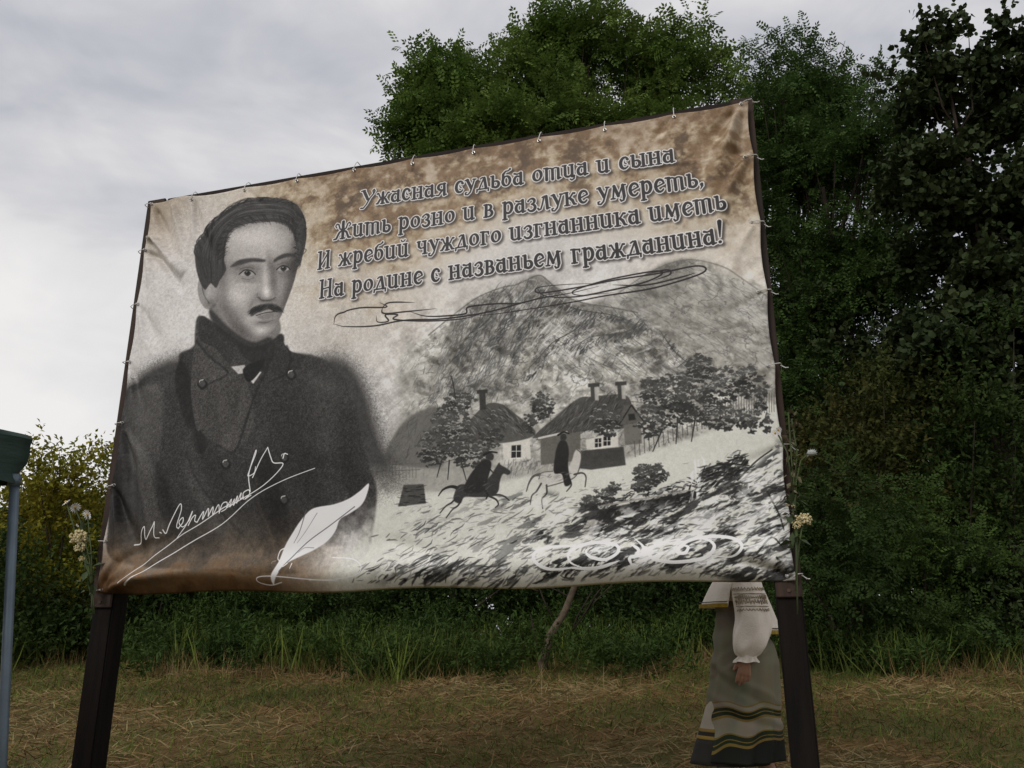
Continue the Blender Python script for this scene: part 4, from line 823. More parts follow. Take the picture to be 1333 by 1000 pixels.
        stroke([(cx-w, cy-h-1.6), (cx, cy-h-4.4), (cx+w, cy-h-2)], (.33, .323, .317), 1.5, al=.6)
    fill([(301, 349), (312, 340), (330, 337), (346, 339), (344, 342), (328, 342), (314, 346)], (.27, .265, .26), 3, .9)
    fill([(358, 338), (370, 331), (383, 331), (388, 337), (378, 335), (366, 338), (358, 342)], (.25, .245, .24), 3, .9)
    # nose
    stroke([(337, 387), (341, 391), (347, 392), (354, 391), (360, 388)], (.26, .255, .25), 2.4, 1.8, al=.7, soft=3); stroke([(336, 382), (335, 387), (339, 390)], (.42, .41, .40), 2.2, al=.6, soft=3)
    # full moustache, mouth, chin
    fill([(326, 410), (328, 403), (336, 398), (346, 396), (356, 396), (363, 399), (368, 405), (362, 404), (356, 403), (345, 405), (335, 408), (329, 412)], (.25, .245, .24), 3.5, .85)
    for k in range(130):
        g = np.random.RandomState(900+k); t = g.rand(); x = 347+(t-.5)*34; sg = -1 if x < 349 else 1; y = 397+abs(x-349)*.12+g.rand()*5; l = 5+5*g.rand(); c = g.choice([.12, .2, .34, .45], p=[.4, .3, .2, .1])
        stroke([(x, y), (x+sg*l*.6, y+l*.25+1), (x+sg*l, y+l*.55+abs(x-349)*.10)], (c,)*3, 1.3, .6, al=.65, soft=2)
    stroke([(334, 411), (345, 408), (354, 407), (364, 406)], (.22, .215, .21), 1.9, al=.9); fill([(336, 412), (348, 409), (361, 408), (356, 414), (346, 417), (338, 415)], (.53, .515, .505), 1.6, .9)
    stroke([(338, 420), (347, 421), (356, 418)], (.38, .372, .365), 2.4, al=.55)
    fill([(276, 404), (300, 428), (330, 446), (352, 440), (356, 448), (330, 458), (300, 445), (278, 420)], (.17, .166, .163), 5, .75)
    # hair: combed across, waves over the temple
    H_ = (.275, .268, .263)
    fill([(268, 378), (258, 356), (256, 328), (266, 303), (286, 282), (312, 264), (344, 258), (374, 263), (390, 275), (396, 294), (396, 318), (392, 336), (387, 320), (383, 303), (370, 291), (346, 288), (322, 291), (304, 299), (296, 314), (293, 338), (296, 352), (288, 366), (283, 376), (276, 370)], H_, 2.2, .98)
    outer = spline([(270, 376), (258, 354), (256, 326), (266, 301), (286, 280), (313, 262), (344, 256), (374, 261), (391, 274), (397, 296), (395, 322), (389, 346)], n=8)
    inner = spline([(288, 372), (292, 352), (293, 334), (295, 316), (304, 299), (322, 291), (346, 288), (368, 290), (380, 299), (386, 312), (389, 328), (389, 346)], n=8)
    for k in range(420):
        g = np.random.RandomState(300+k); t = g.rand()**.8*1.04-.03; n_ = len(outer); i0 = g.randint(0, n_-16); i1 = min(n_, i0+14+g.randint(0, 30))
        w_ = np.linspace(0, 1, i1-i0)[:, None]; tt = t+.10*math.sin(k)*w_+.03*np.sin(w_*9+k)
        p = outer[i0:i1]*(1-tt)+inner[i0:i1]*tt+np.array([0, 1.2])*math.sin(k*3.1)
        sh_ = .23+.12*math.exp(-((i0/n_-.34)/.12)**2)+.06*math.sin(t*23+i0*.05)
        c = max(.08, sh_+.11*g.normal()); p = p+(np.array([320, 300])-p)*(-.035*(g.rand() < .22)*g.rand()); stroke(p[::3], (c, c*.98, c*.97), 1.1+1.1*g.rand(), al=.5, taper=True, soft=2)
    for k in range(90):
        g = np.random.RandomState(1200+k); j = g.randint(14, len(inner)-14); p0 = inner[j]; nrm_ = p0-np.array([338, 345]); nrm_ = nrm_/np.hypot(*nrm_); tg = inner[min(j+3, len(inner)-1)]-inner[j-3]; tg = tg/np.hypot(*tg)
        l = 5+9*g.rand(); c = .12+.16*g.rand()
        stroke([p0+nrm_*9-tg*l*.7, p0+nrm_*3-tg*l*.1, p0-nrm_*(1.5+3.5*g.rand()**2)+tg*l*.5], (c, c*.98, c*.97), 1.8, .7, al=.7, soft=2)
        p1 = outer[j]; stroke([p1-nrm_*5-tg*l, p1+nrm_*(.5+1.5*g.rand()), p1-nrm_*3+tg*l*(.6+.5*g.rand())], (c, c*.98, c*.97), 2.2, .8, al=.7, soft=2)
    for k in range(46):
        g = np.random.RandomState(700+k); y = 285+62*g.rand(); x = 391-((y-300)/60)**2*4+g.normal()*2.2
        stroke([(x-3, y-4), (x+2+g.rand()*2, y-1), (x+1, y+4), (x-3, y+6)], (H_[0]+.05*g.normal(),)*3, 2.2, .8, al=.8)
    x0_, y0_ = 150, 60; sub_ = IMG[y0_:1300, x0_:1150]
    sub_[:] = sub_*.45+np.dstack([blur(sub_[..., k], 2.2) for k in range(3)])*.55+((GR[y0_:1300, x0_:1150, None]-.5)*.06)
    # fade of the coat into scorched parchment
    fade = np.clip((v-.80)/.17+(n2-.5)*.5, 0, 1)*np.clip((.42-u)/.12, 0, 1)
    warm = np.clip(.62+(n2-.5)*.5+(n3-.5)*.35, 0, 1)[..., None]*np.array([1.0, .86, .70], np.float32)*.82
    IMG += (warm-IMG)*(fade*np.clip((v-.80)/.12, 0, 1)*.85)[..., None]
    burn = np.clip((v-.93+(n3-.5)*.08+(n2-.5)*.05)/.05, 0, 1)*np.clip((.40-u)/.15, 0, 1)
    IMG += (np.array([.42, .31, .20], np.float32)-IMG)*(burn*.6)[..., None]
    cor = np.clip(1.1-np.hypot(u/.07, (1-v)/.13)+(n3-.5)*.5, 0, 1)
    IMG += (np.array([.36, .27, .19], np.float32)-IMG)*(cor*.6)[..., None]
    cur = np.clip((n2-.52)*6, 0, 1)*burn*.5; IMG += (np.array([.24, .17, .11], np.float32)-IMG)*cur[..., None]
    IMG = IMG*.72+np.dstack([blur(IMG[..., k], 1.6) for k in range(3)])*.28
    IMG += ((GR-.5)*.05+(n4-.5)*.05+(n2-.5)*.04)[..., None]
    # quill
    Wh = (.86, .855, .87)
    fill([(482, 630), (479, 645), (472, 658), (458, 668), (444, 676), (438, 690), (428, 703), (412, 714), (396, 722), (378, 732), (364, 748), (356, 759), (357, 748), (366, 732), (372, 712), (382, 694), (396, 674), (410, 662), (436, 657), (455, 650), (470, 640)], Wh, 1.6, .97)
    stroke([(463, 660), (430, 684), (400, 706), (378, 730), (368, 742)], (.36, .35, .36), 1.7, al=.8); stroke([(400, 664), (392, 690), (384, 706)], (.4, .39, .4), 2, .8, al=.8)
    stroke([(414, 668), (400, 690), (388, 706)], (.5, .49, .5), 1.4, .8, al=.7); stroke([(410, 712), (398, 712), (390, 718)], (.5, .49, .5), 1.4, .8, al=.7)
    stroke([(374, 712), (367, 716), (365, 726), (370, 730)], Wh, 2.2, 1.2); stroke([(378, 732), (372, 736), (366, 733)], Wh, 2, 1); stroke([(384, 732), (382, 738)], Wh, 2, 1)
    stroke([(440, 752), (400, 750), (360, 748), (340, 750), (338, 756), (352, 759), (368, 755)], Wh, 1.6, al=.9); stroke([(436, 724), (462, 726), (474, 735), (468, 745), (440, 750), (405, 751)], Wh, 1.7, 1.2, al=.9)
    # dark flourish under the verse
    F_ = (.2, .185, .19)
    for p in ([(437, 424), (442, 411), (470, 403), (505, 402), (497, 396)], [(437, 424), (455, 427), (490, 426), (530, 419), (580, 417), (640, 408), (700, 392), (740, 384), (780, 374)], [(500, 402), (510, 396), (542, 396)], [(500, 402), (502, 410), (530, 408), (570, 404)],
              [(492, 413), (494, 421), (508, 420), (504, 412), (520, 412), (516, 418), (560, 420), (610, 416), (650, 402)], [(536, 408), (560, 414), (606, 411), (612, 402), (650, 398), (680, 397), (720, 384)],
              [(605, 411), (640, 412), (720, 400), (790, 386), (850, 376), (905, 360), (919, 351), (905, 347), (860, 356), (800, 366), (752, 376), (705, 384), (702, 377), (740, 372), (790, 370)],
              [(700, 378), (712, 388), (750, 388), (800, 378), (840, 368), (862, 357), (850, 354), (790, 366), (748, 380), (756, 386), (800, 382)], [(840, 358), (868, 352), (872, 358), (850, 366)], [(798, 372), (840, 372), (885, 362), (905, 356)]):
        stroke(p, F_, 3.0, 2.6, al=.92, taper=True)
    # white scrolls at the lower right
    for p in ([(758, 736), (718, 738), (698, 728), (700, 716), (724, 710), (762, 710)], [(762, 738), (744, 730), (744, 716), (770, 706), (800, 708), (806, 718), (790, 728), (770, 724), (764, 716), (772, 712)], [(746, 738), (780, 738), (808, 730)],
              [(826, 700), (838, 712), (836, 722), (822, 726), (822, 732), (826, 740)], [(822, 708), (832, 716), (828, 726)], [(896, 702), (920, 702), (930, 712), (916, 726), (880, 732), (852, 728), (846, 716), (862, 706), (890, 700)],
              [(882, 716), (886, 710), (896, 712), (892, 720), (882, 718), (896, 704), (924, 698), (952, 700), (965, 708), (962, 718), (948, 724), (920, 722)]):
        stroke(p, (.93, .925, .92), 5.2, 4.6, al=.95, taper=True)
    # signature in white ink
    S_ = (.90, .895, .90)
    for p in ([(171, 709), (180, 706), (184, 692), (189, 686), (190, 702), (200, 686), (203, 680), (202, 698), (208, 700)], [(210, 693), (212, 694)],
              [(214, 690), (218, 694), (224, 680), (236, 657), (238, 664), (232, 684), (234, 688)], [(234, 688), (240, 680), (240, 674), (235, 680), (240, 686), (248, 678)], [(248, 678), (252, 666), (244, 684), (232, 700)], [(247, 684), (252, 674), (256, 671), (255, 678), (258, 680)], [(258, 680), (266, 666), (265, 676), (272, 662), (272, 672)],
              [(272, 672), (278, 660), (278, 670), (285, 657), (286, 668)], [(286, 668), (290, 656), (296, 654), (295, 662), (289, 666)], [(296, 660), (302, 650), (300, 660), (306, 650)], [(306, 650), (305, 658), (310, 646), (309, 655), (315, 642), (314, 650), (318, 646)],
              [(318, 650), (318, 642), (325, 638), (326, 644), (320, 650), (328, 645)], [(327, 640), (325, 617), (334, 592), (334, 588), (326, 612), (324, 620), (332, 616), (334, 608)], [(330, 622), (340, 600), (350, 583)], [(350, 583), (354, 596), (358, 603), (370, 604), (362, 616), (342, 634), (312, 652), (296, 661)],
              [(370, 597), (372, 591), (376, 592)]):
        stroke(p, S_, 2.1, 1.7, al=.95)
    stroke([(160, 758), (190, 734), (230, 702), (262, 682), (290, 662), (300, 657)], S_, 1.5, 2.0, al=.92); stroke([(166, 760), (200, 738), (250, 706), (290, 682), (330, 648), (370, 626), (411, 610)], S_, 2., 1.4, al=.92)
    # verse
    line_of_text('Ужасная судьба отца и сына', 468, 269, 880, 211, 48)
    line_of_text('Жить розно и в разлуке умереть,', 434, 313, 919, 242, 48)
    line_of_text('И жребий чуждого изгнанника иметь', 413, 352, 947, 274, 48)
    line_of_text('На родине с названьем гражданина!', 416, 390, 944, 316, 48)
    return IMG
# ------------------------------------------------------------------ the sign: frame, banner, ties
W, H, YAW = 3.6283, 2.3801, .286238
BRx, BRy, BZ = 1.20784, 3.6, 1.73848
BL = Vector((BRx-W*math.cos(YAW), BRy+W*math.sin(YAW), 0))
OFF = Vector((math.sin(YAW), math.cos(YAW), 0))*.022      # the cloth hangs a little in front of the frame
def plane_xy(px, py):
    # banner-plane coordinates (metres from lower left) of a photograph pixel
    u, v = Q([[px, py]])[0]; return u/PW*W, (1-v/PH)*H
wood = material('dark_stained_wood', (.012, .0085, .007), (.006, .005, .0045), rough=.8, scale=3, bump=.5, bscale=22, spec=.12, stretch=(8, 8, .6))
wood_h = material('dark_stained_rail', (.032, .020, .016), (.017, .012, .010), rough=.7, scale=3, bump=.35, bscale=22, spec=.15, stretch=(.6, 8, 8))
red = material('worn_brown_board', (.055, .034, .025), (.028, .020, .016), rough=.7, scale=4, bump=.4, bscale=25, spec=.2, stretch=(8, 8, .5))
bolt_m = material('rusty_bolt', (.10, .06, .04), (.05, .035, .03), rough=.7, scale=60, metal=.3)
def build_frame():
    g0 = float(gz(BL.x, BL.y)); g1 = float(gz(BRx, BRy))
    o = empty('sign_frame', (BL.x+OFF.x, BL.y+OFF.y, g0), -YAW, label='dark brown wooden frame on two square posts holding the banner', cat='sign frame')
    z0 = BZ-g0; zt = z0+H+.040
    mesh_obj('post', bevel_box(-.048, .082, .032, .150, -.5, zt-.002, .007), wood, o)
    mesh_obj('post', bevel_box(W-.092, W+.019, .032, .150, -.5-(g0-g1), zt-.002, .007), wood, o)
    zb_ = z0-.075
    mesh_obj('board', bevel_box(-.050, .080, .014, .030, zb_, zt+.001, .003), red, o); mesh_obj('board', bevel_box(W-.090, W+.021, .014, .030, zb_, zt+.001, .003), red, o)
    mesh_obj('top_rail', bevel_box(.0905, W-.0805, .020, .110, zt-.10, zt, .006), wood_h, o)
    mesh_obj('bottom_rail', bevel_box(.0905, W-.0805, .020, .110, z0+.11, z0+.20, .006), wood_h, o)
    for k in (1, 2): mesh_obj('upright', bevel_box(W*k/3-.035, W*k/3+.035, .024, .094, z0+.1225, zt-.1025, .005), wood, o)
    for bx in (.015, W-.035):
        for bz in (zb_+.028, zb_+.30, zb_+1.2, zt-.12):
            mesh_obj('bolt', mk('bolt', tube([(bx, .0145, bz), (bx, .0085, bz)], .0085, 6)), bolt_m, o)
    return o, z0
TOPT = [(251, 252), (320, 240), (388, 228), (462, 213), (538, 205), (617, 190), (702, 175), (787, 160), (877, 143)]
RIGHT = [(977, 203), (986, 289), (995, 379), (1007, 477), (1020, 579), (1028, 672)]
LEFT = [(185, 328), (175, 398), (164, 473), (154, 552), (143, 633), (133, 706)]
def cloth_y(u, v, rng_tables):
    # out-of-plane position of the cloth, metres; u,v in metres from lower left. negative = towards viewer
    y = np.zeros_like(u)
    for (pts, A, w, p) in rng_tables:
        P_ = [np.array(plane_xy(*q)) for q in pts]
        L = sum(np.hypot(*(b-a)) for a, b in zip(P_[:-1], P_[1:])); s = 0; best = np.full(u.shape, 9.); tb = np.zeros_like(u)
        for a, b in zip(P_[:-1], P_[1:]):
            d = b-a; l = np.hypot(*d); t = np.clip(((u-a[0])*d[0]+(v-a[1])*d[1])/l**2, 0, 1)
            dist = np.hypot(u-a[0]-t*d[0], v-a[1]-t*d[1]); side = np.sign((u-a[0])*d[1]-(v-a[1])*d[0]); k = dist < np.abs(best)
            best = np.where(k, dist*side, best); tb = np.where(k, (s+t*l)/L, tb); s += l
        ww = w*(.45+1.*tb)
        y += A*np.exp(-(best/ww)**2)*np.clip(1-tb, 0, 1)**p*(np.clip(tb*10, .15, 1))
    return y
def build_banner(z0b):
    nx, nz = 420, 280
    s = np.linspace(0, 1, nx); t = np.linspace(0, 1, nz); S, T = np.meshgrid(s, t)
    u = S*W; v = T*H
    cre = [([(964, 138), (946, 190), (925, 250), (905, 300)], -.040, .050, .9), ([(958, 138), (930, 175), (890, 215)], .026, .045, 1.), ([(970, 140), (968, 200), (962, 250)], .022, .035, 1.),
           ([(968, 196), (955, 196), (946, 206)], .030, .025, .3), ([(972, 206), (952, 245), (938, 282), (925, 320)], -.030, .034, 1.), ([(977, 206), (972, 250), (975, 300)], .016, .03, 1.),
           ([(877, 146), (862, 165), (848, 192)], .012, .02, 1.), ([(983, 290), (960, 330), (940, 380)], -.012, .03, 1.), ([(968, 205), (800, 222), (640, 240)], -.004, .012, .6),
           ([(198, 268), (215, 305), (228, 345)], .028, .040, .7), ([(225, 262), (236, 310), (240, 350)], -.030, .035, .9), ([(251, 254), (262, 300), (285, 340)], .018, .025, .8), ([(251, 254), (252, 310), (250, 370)], -.014, .025, .8),
           ([(186, 312), (202, 314), (222, 338), (240, 358)], -.046, .024, .45), ([(187, 328), (205, 336), (232, 368), (240, 380)], .030, .022, .5), ([(188, 330), (198, 380), (205, 440)], -.022, .040, .9),
           ([(178, 398), (205, 440), (225, 500)], .014, .04, 1.), ([(176, 398), (186, 450), (190, 520)], -.014, .03, 1.), ([(165, 473), (182, 520), (200, 580)], .016, .04, 1.), ([(165, 474), (168, 520), (178, 590)], -.016, .03, 1.),
           ([(155, 552), (168, 600), (172, 660), (176, 720)], .030, .045, .7), ([(155, 555), (182, 600), (200, 650)], -.020, .04, .9), ([(143, 634), (162, 680), (182, 720), (200, 752)], .026, .04, .6), ([(143, 640), (150, 690), (152, 740)], -.024, .03, .7),
           ([(125, 768), (150, 735), (190, 712), (240, 700)], .024, .035, .7), ([(128, 771), (180, 752), (260, 742), (330, 742)], -.026, .03, .7),
           ([(320, 243), (340, 262), (360, 280)], .006, .02, 1.), ([(388, 230), (384, 270), (388, 330)], -.006, .02, 1.), ([(462, 216), (470, 240), (490, 262)], .006, .02, 1.), ([(538, 207), (530, 240), (520, 270)], -.006, .02, 1.), ([(617, 192), (625, 215), (640, 235)], .006, .02, 1.), ([(702, 177), (704, 210), (700, 235)], -.006, .02, 1.), ([(787, 162), (780, 190), (765, 215)], .006, .02, 1.),
           ([(995, 380), (960, 400), (930, 425)], .010, .025, 1.), ([(1007, 478), (970, 490), (930, 505)], -.010, .025, 1.), ([(1020, 580), (980, 600), (940, 630)], .010, .025, 1.), ([(1030, 748), (990, 735), (950, 728), (900, 728)], .030, .030, .7), ([(1034, 750), (1012, 700), (1000, 650)], -.020, .03, .8),
           ([(430, 400), (420, 480), (408, 560)], -.006, .03, .6), ([(450, 396), (446, 460), (440, 520)], .006, .03, .6), ([(500, 700), (620, 735), (760, 742)], .008, .05, .5)]
    y = 1.5*cloth_y(u, v, cre)
    y += (vnoise(nz, nx, 90, 40, 3)-.5)*.030*np.clip(np.minimum(np.minimum(u, W-u), np.minimum(v, H-v))/.25, 0, 1)
    y += (vnoise(nz, nx, 18, 41, 3)-.5)*.0045
    y += .005*np.sin(u*9+1.5*np.sin(v*2))*np.clip(1-u/1.6, 0, 1)*np.clip(v/.6, 0, 1)
    # slack belly and bottom hem turned back under
    y -= .020*np.sin(np.pi*S)*np.sin(np.pi*T)
    e = np.clip(1-v/.085, 0, 1); y += .050*e**2-.030*np.exp(-((v-.10)/.07)**2)
    # edges tight to the frame
    ed = np.clip(np.minimum(np.minimum(u, W-u), H-v)/.06, 0, 1)
    y = y*(.25+.75*ed)
    y -= .024
    lim = .011+.06*np.clip(e*2, 0, 1)*np.clip((np.minimum(u, W-u)-.12)/.05, 0, 1)
    y = lim-np.log1p(np.exp(np.clip((lim-y)*170, -30, 60)))/170-.0015
    # scalloped edges between the ties
    top = np.array([plane_xy(*q)[0] for q in [(195, 264)]+TOPT+[(968, 131)]]); rt = np.array(sorted([plane_xy(*q)[1] for q in RIGHT]+[0, H])); lf = np.array(sorted([plane_xy(*q)[1] for q in LEFT]+[0, H]))
    def scal(c, knots):
        k = np.clip(np.searchsorted(knots, c)-1, 0, len(knots)-2); f = (c-knots[k])/(knots[k+1]-knots[k]); return np.sin(np.pi*np.clip(f, 0, 1))
    r = np.random.RandomState(3)
    vz = v-.010*scal(u, top)*np.clip((v-H+.25)/.25, 0, 1)**2
    vz += .024*np.exp(-((u-plane_xy(232, 260)[0])/.09)**2)*np.clip((v-H+.2)/.2, 0, 1)**2
    uz = u-.012*scal(v, rt)*np.clip((u-W+.2)/.2, 0, 1)**2+.012*scal(v, lf)*np.clip((.2-u)/.2, 0, 1)**2
    vz -= .012*np.sin(np.pi*S)*np.clip(1-v/.4, 0, 1)+.008*np.sin(S*21)*np.clip(1-v/.2, 0, 1)
    uz += .014*np.clip((.35-u)/.35, 0, 1); vz -= .011*np.clip((v-H+.35)/.35, 0, 1)
    V = np.c_[uz.ravel(), y.ravel(), vz.ravel()]
    i, j = np.meshgrid(np.arange(nx-1), np.arange(nz-1)); a = (j*nx+i).ravel()
    me = np_mesh('banner', V, np.c_[a, a+1, a+1+nx, a+nx], uv=np.c_[S.ravel(), T.ravel()])
    P = paint_print()
    lin = np.where(P <= .04045, P/12.92, ((np.clip(P, 0, 1)+.055)/1.055)**2.4)
    lin = np.clip(1.42*lin**1.24, 0, .86)
    srgb = np.where(lin <= .0031308, lin*12.92, 1.055*lin**(1/2.4)-.055)
    img = bpy.data.images.new('banner_print', PW, PH, alpha=False)
    buf = np.ones((PH, PW, 4), np.float32); buf[..., :3] = srgb[::-1]; img.pixels.foreach_set(buf.ravel()); img.update(); img.pack()
    m = bpy.data.materials.new('printed_vinyl'); m.use_nodes = True; N = m.node_tree.nodes; L = m.node_tree.links; b = N['Principled BSDF']
    ti = N.new('ShaderNodeTexImage'); ti.image = img; ti.extension = 'EXTEND'; uvn = N.new('ShaderNodeUVMap'); uvn.uv_map = 'uv'; L.new(uvn.outputs[0], ti.inputs[0])
    b.inputs['Roughness'].default_value = .5; b.inputs['Specular IOR Level'].default_value = .2; L.new(ti.outputs[0], b.inputs['Base Color'])
    # woven vinyl: fine grid relief
    tcx = N.new('ShaderNodeTexCoord'); w1 = N.new('ShaderNodeTexWave'); w1.inputs['Scale'].default_value = 160; w1.bands_direction = 'X'; w2 = N.new('ShaderNodeTexWave'); w2.inputs['Scale'].default_value = 160; w2.bands_direction = 'Z'
    L.new(tcx.outputs['Object'], w1.inputs[0]); L.new(tcx.outputs['Object'], w2.inputs[0]); ad = N.new('ShaderNodeMath'); L.new(w1.outputs['Fac'], ad.inputs[0]); L.new(w2.outputs['Fac'], ad.inputs[1])
    bp = N.new('ShaderNodeBump'); bp.inputs['Strength'].default_value = .12; bp.inputs['Distance'].default_value = .001; L.new(ad.outputs[0], bp.inputs['Height']); L.new(bp.outputs[0], b.inputs['Normal'])
    tr = N.new('ShaderNodeBsdfTranslucent'); L.new(ti.outputs[0], tr.inputs[0]); ms = N.new('ShaderNodeMixShader'); ms.inputs[0].default_value = .10
    L.new(b.outputs[0], ms.inputs[1]); L.new(tr.outputs[0], ms.inputs[2]); L.new(ms.outputs[0], N['Material Output'].inputs[0])
    o = empty('banner', (BL.x+OFF.x, BL.y+OFF.y, BZ), -YAW, label='wrinkled printed vinyl banner with moustached portrait, verse and mountain village', cat='banner')
    sh = mesh_obj('sheet', me, m, o, smooth=True)
    md = sh.modifiers.new('thickness', 'SOLIDIFY'); md.thickness = .0012; md.offset = 1
    # grommets and cable ties
    steel = material('grommet_metal', (.45, .45, .44), (.3, .3, .3), rough=.35, metal=.9, scale=30); white = material('nylon_tie', (.60, .59, .56), (.50, .49, .46), rough=.45, scale=20)
    ringv = []; ringf = []; n = 16; mm = 6
    for a_ in range(n):
        for b_ in range(mm):
            A, B = 2*math.pi*a_/n, 2*math.pi*b_/mm; rr = .0075+.0028*math.cos(B); ringv.append((rr*math.cos(A), .0025*math.sin(B), rr*math.sin(A)))
            ringf.append((a_*mm+b_, ((a_+1) % n)*mm+b_, ((a_+1) % n)*mm+(b_+1) % mm, a_*mm+(b_+1) % mm))
    gme = mk('grommet', (ringv, ringf)); gme.materials.append(steel)
    def strap(pts, w=.0030):
        return join([tube(pts, [w*.75]*len(pts), 6), box(pts[0][0]-.004, pts[0][0]+.004, pts[0][1]-.008, pts[0][1]-.001, pts[0][2]-.004, pts[0][2]+.004)])
    up = strap([(0, -.008, 0), (0, -.006, .02), (0, .010, .052), (.001, .022, .068), (0, .105, .069)]); tme_u = mk('cable_tie', up); tme_u.materials.append(white)
    rt_ = strap([(0, -.008, 0), (.025, -.014, .001), (.058, -.002, .003), (.064, .02, .003), (.063, .12, .002)]); tail = tube([(.060, .02, -.002), (.078, .012, -.020), (.090, .008, -.022)], .0024, 6)
    tme_r = mk('cable_tie', join([rt_, tail])); tme_r.materials.append(white)
    lt = strap([(0, -.008, 0), (-.025, -.014, -.002), (-.052, -.002, -.003), (-.060, .02, -.003), (-.060, .12, -.002)]); tme_l = mk('cable_tie', lt); tme_l.materials.append(white)
    def put(q, me_, rz=0., dx=0., dz=0., sc=1.):
        x, z = plane_xy(*q); x += dx; z += dz
        ix = int(round(np.clip(x/W, 0, 1)*(nx-1))); iz = int(round(np.clip(z/H, 0, 1)*(nz-1))); yy = float(y[iz, ix])
        gmt = mesh_obj('grommet', gme, None, o, (x, yy-.002, z), smooth=False); t_ = mesh_obj('cable_tie', me_, None, o, (x, yy-.001, z)); t_.rotation_euler = (0, rz, 0); t_.scale = (sc, 1, sc)
    for k, q in enumerate(TOPT): put(q, tme_u, .1*math.sin(k*2.3), 0, -.046)
    for k, q in enumerate(RIGHT+[(1034, 749)]): put(q, tme_r, .12*math.sin(k*1.7), -.028, .0, 1.)
    put((970, 134), tme_r, -.3, -.022, -.01)
    for k, q in enumerate([(193, 268)]+LEFT+[(124, 771)]): put(q, tme_l, .15*math.sin(k*2.1+1), .030, .004 if k < 7 else .012)
    return o

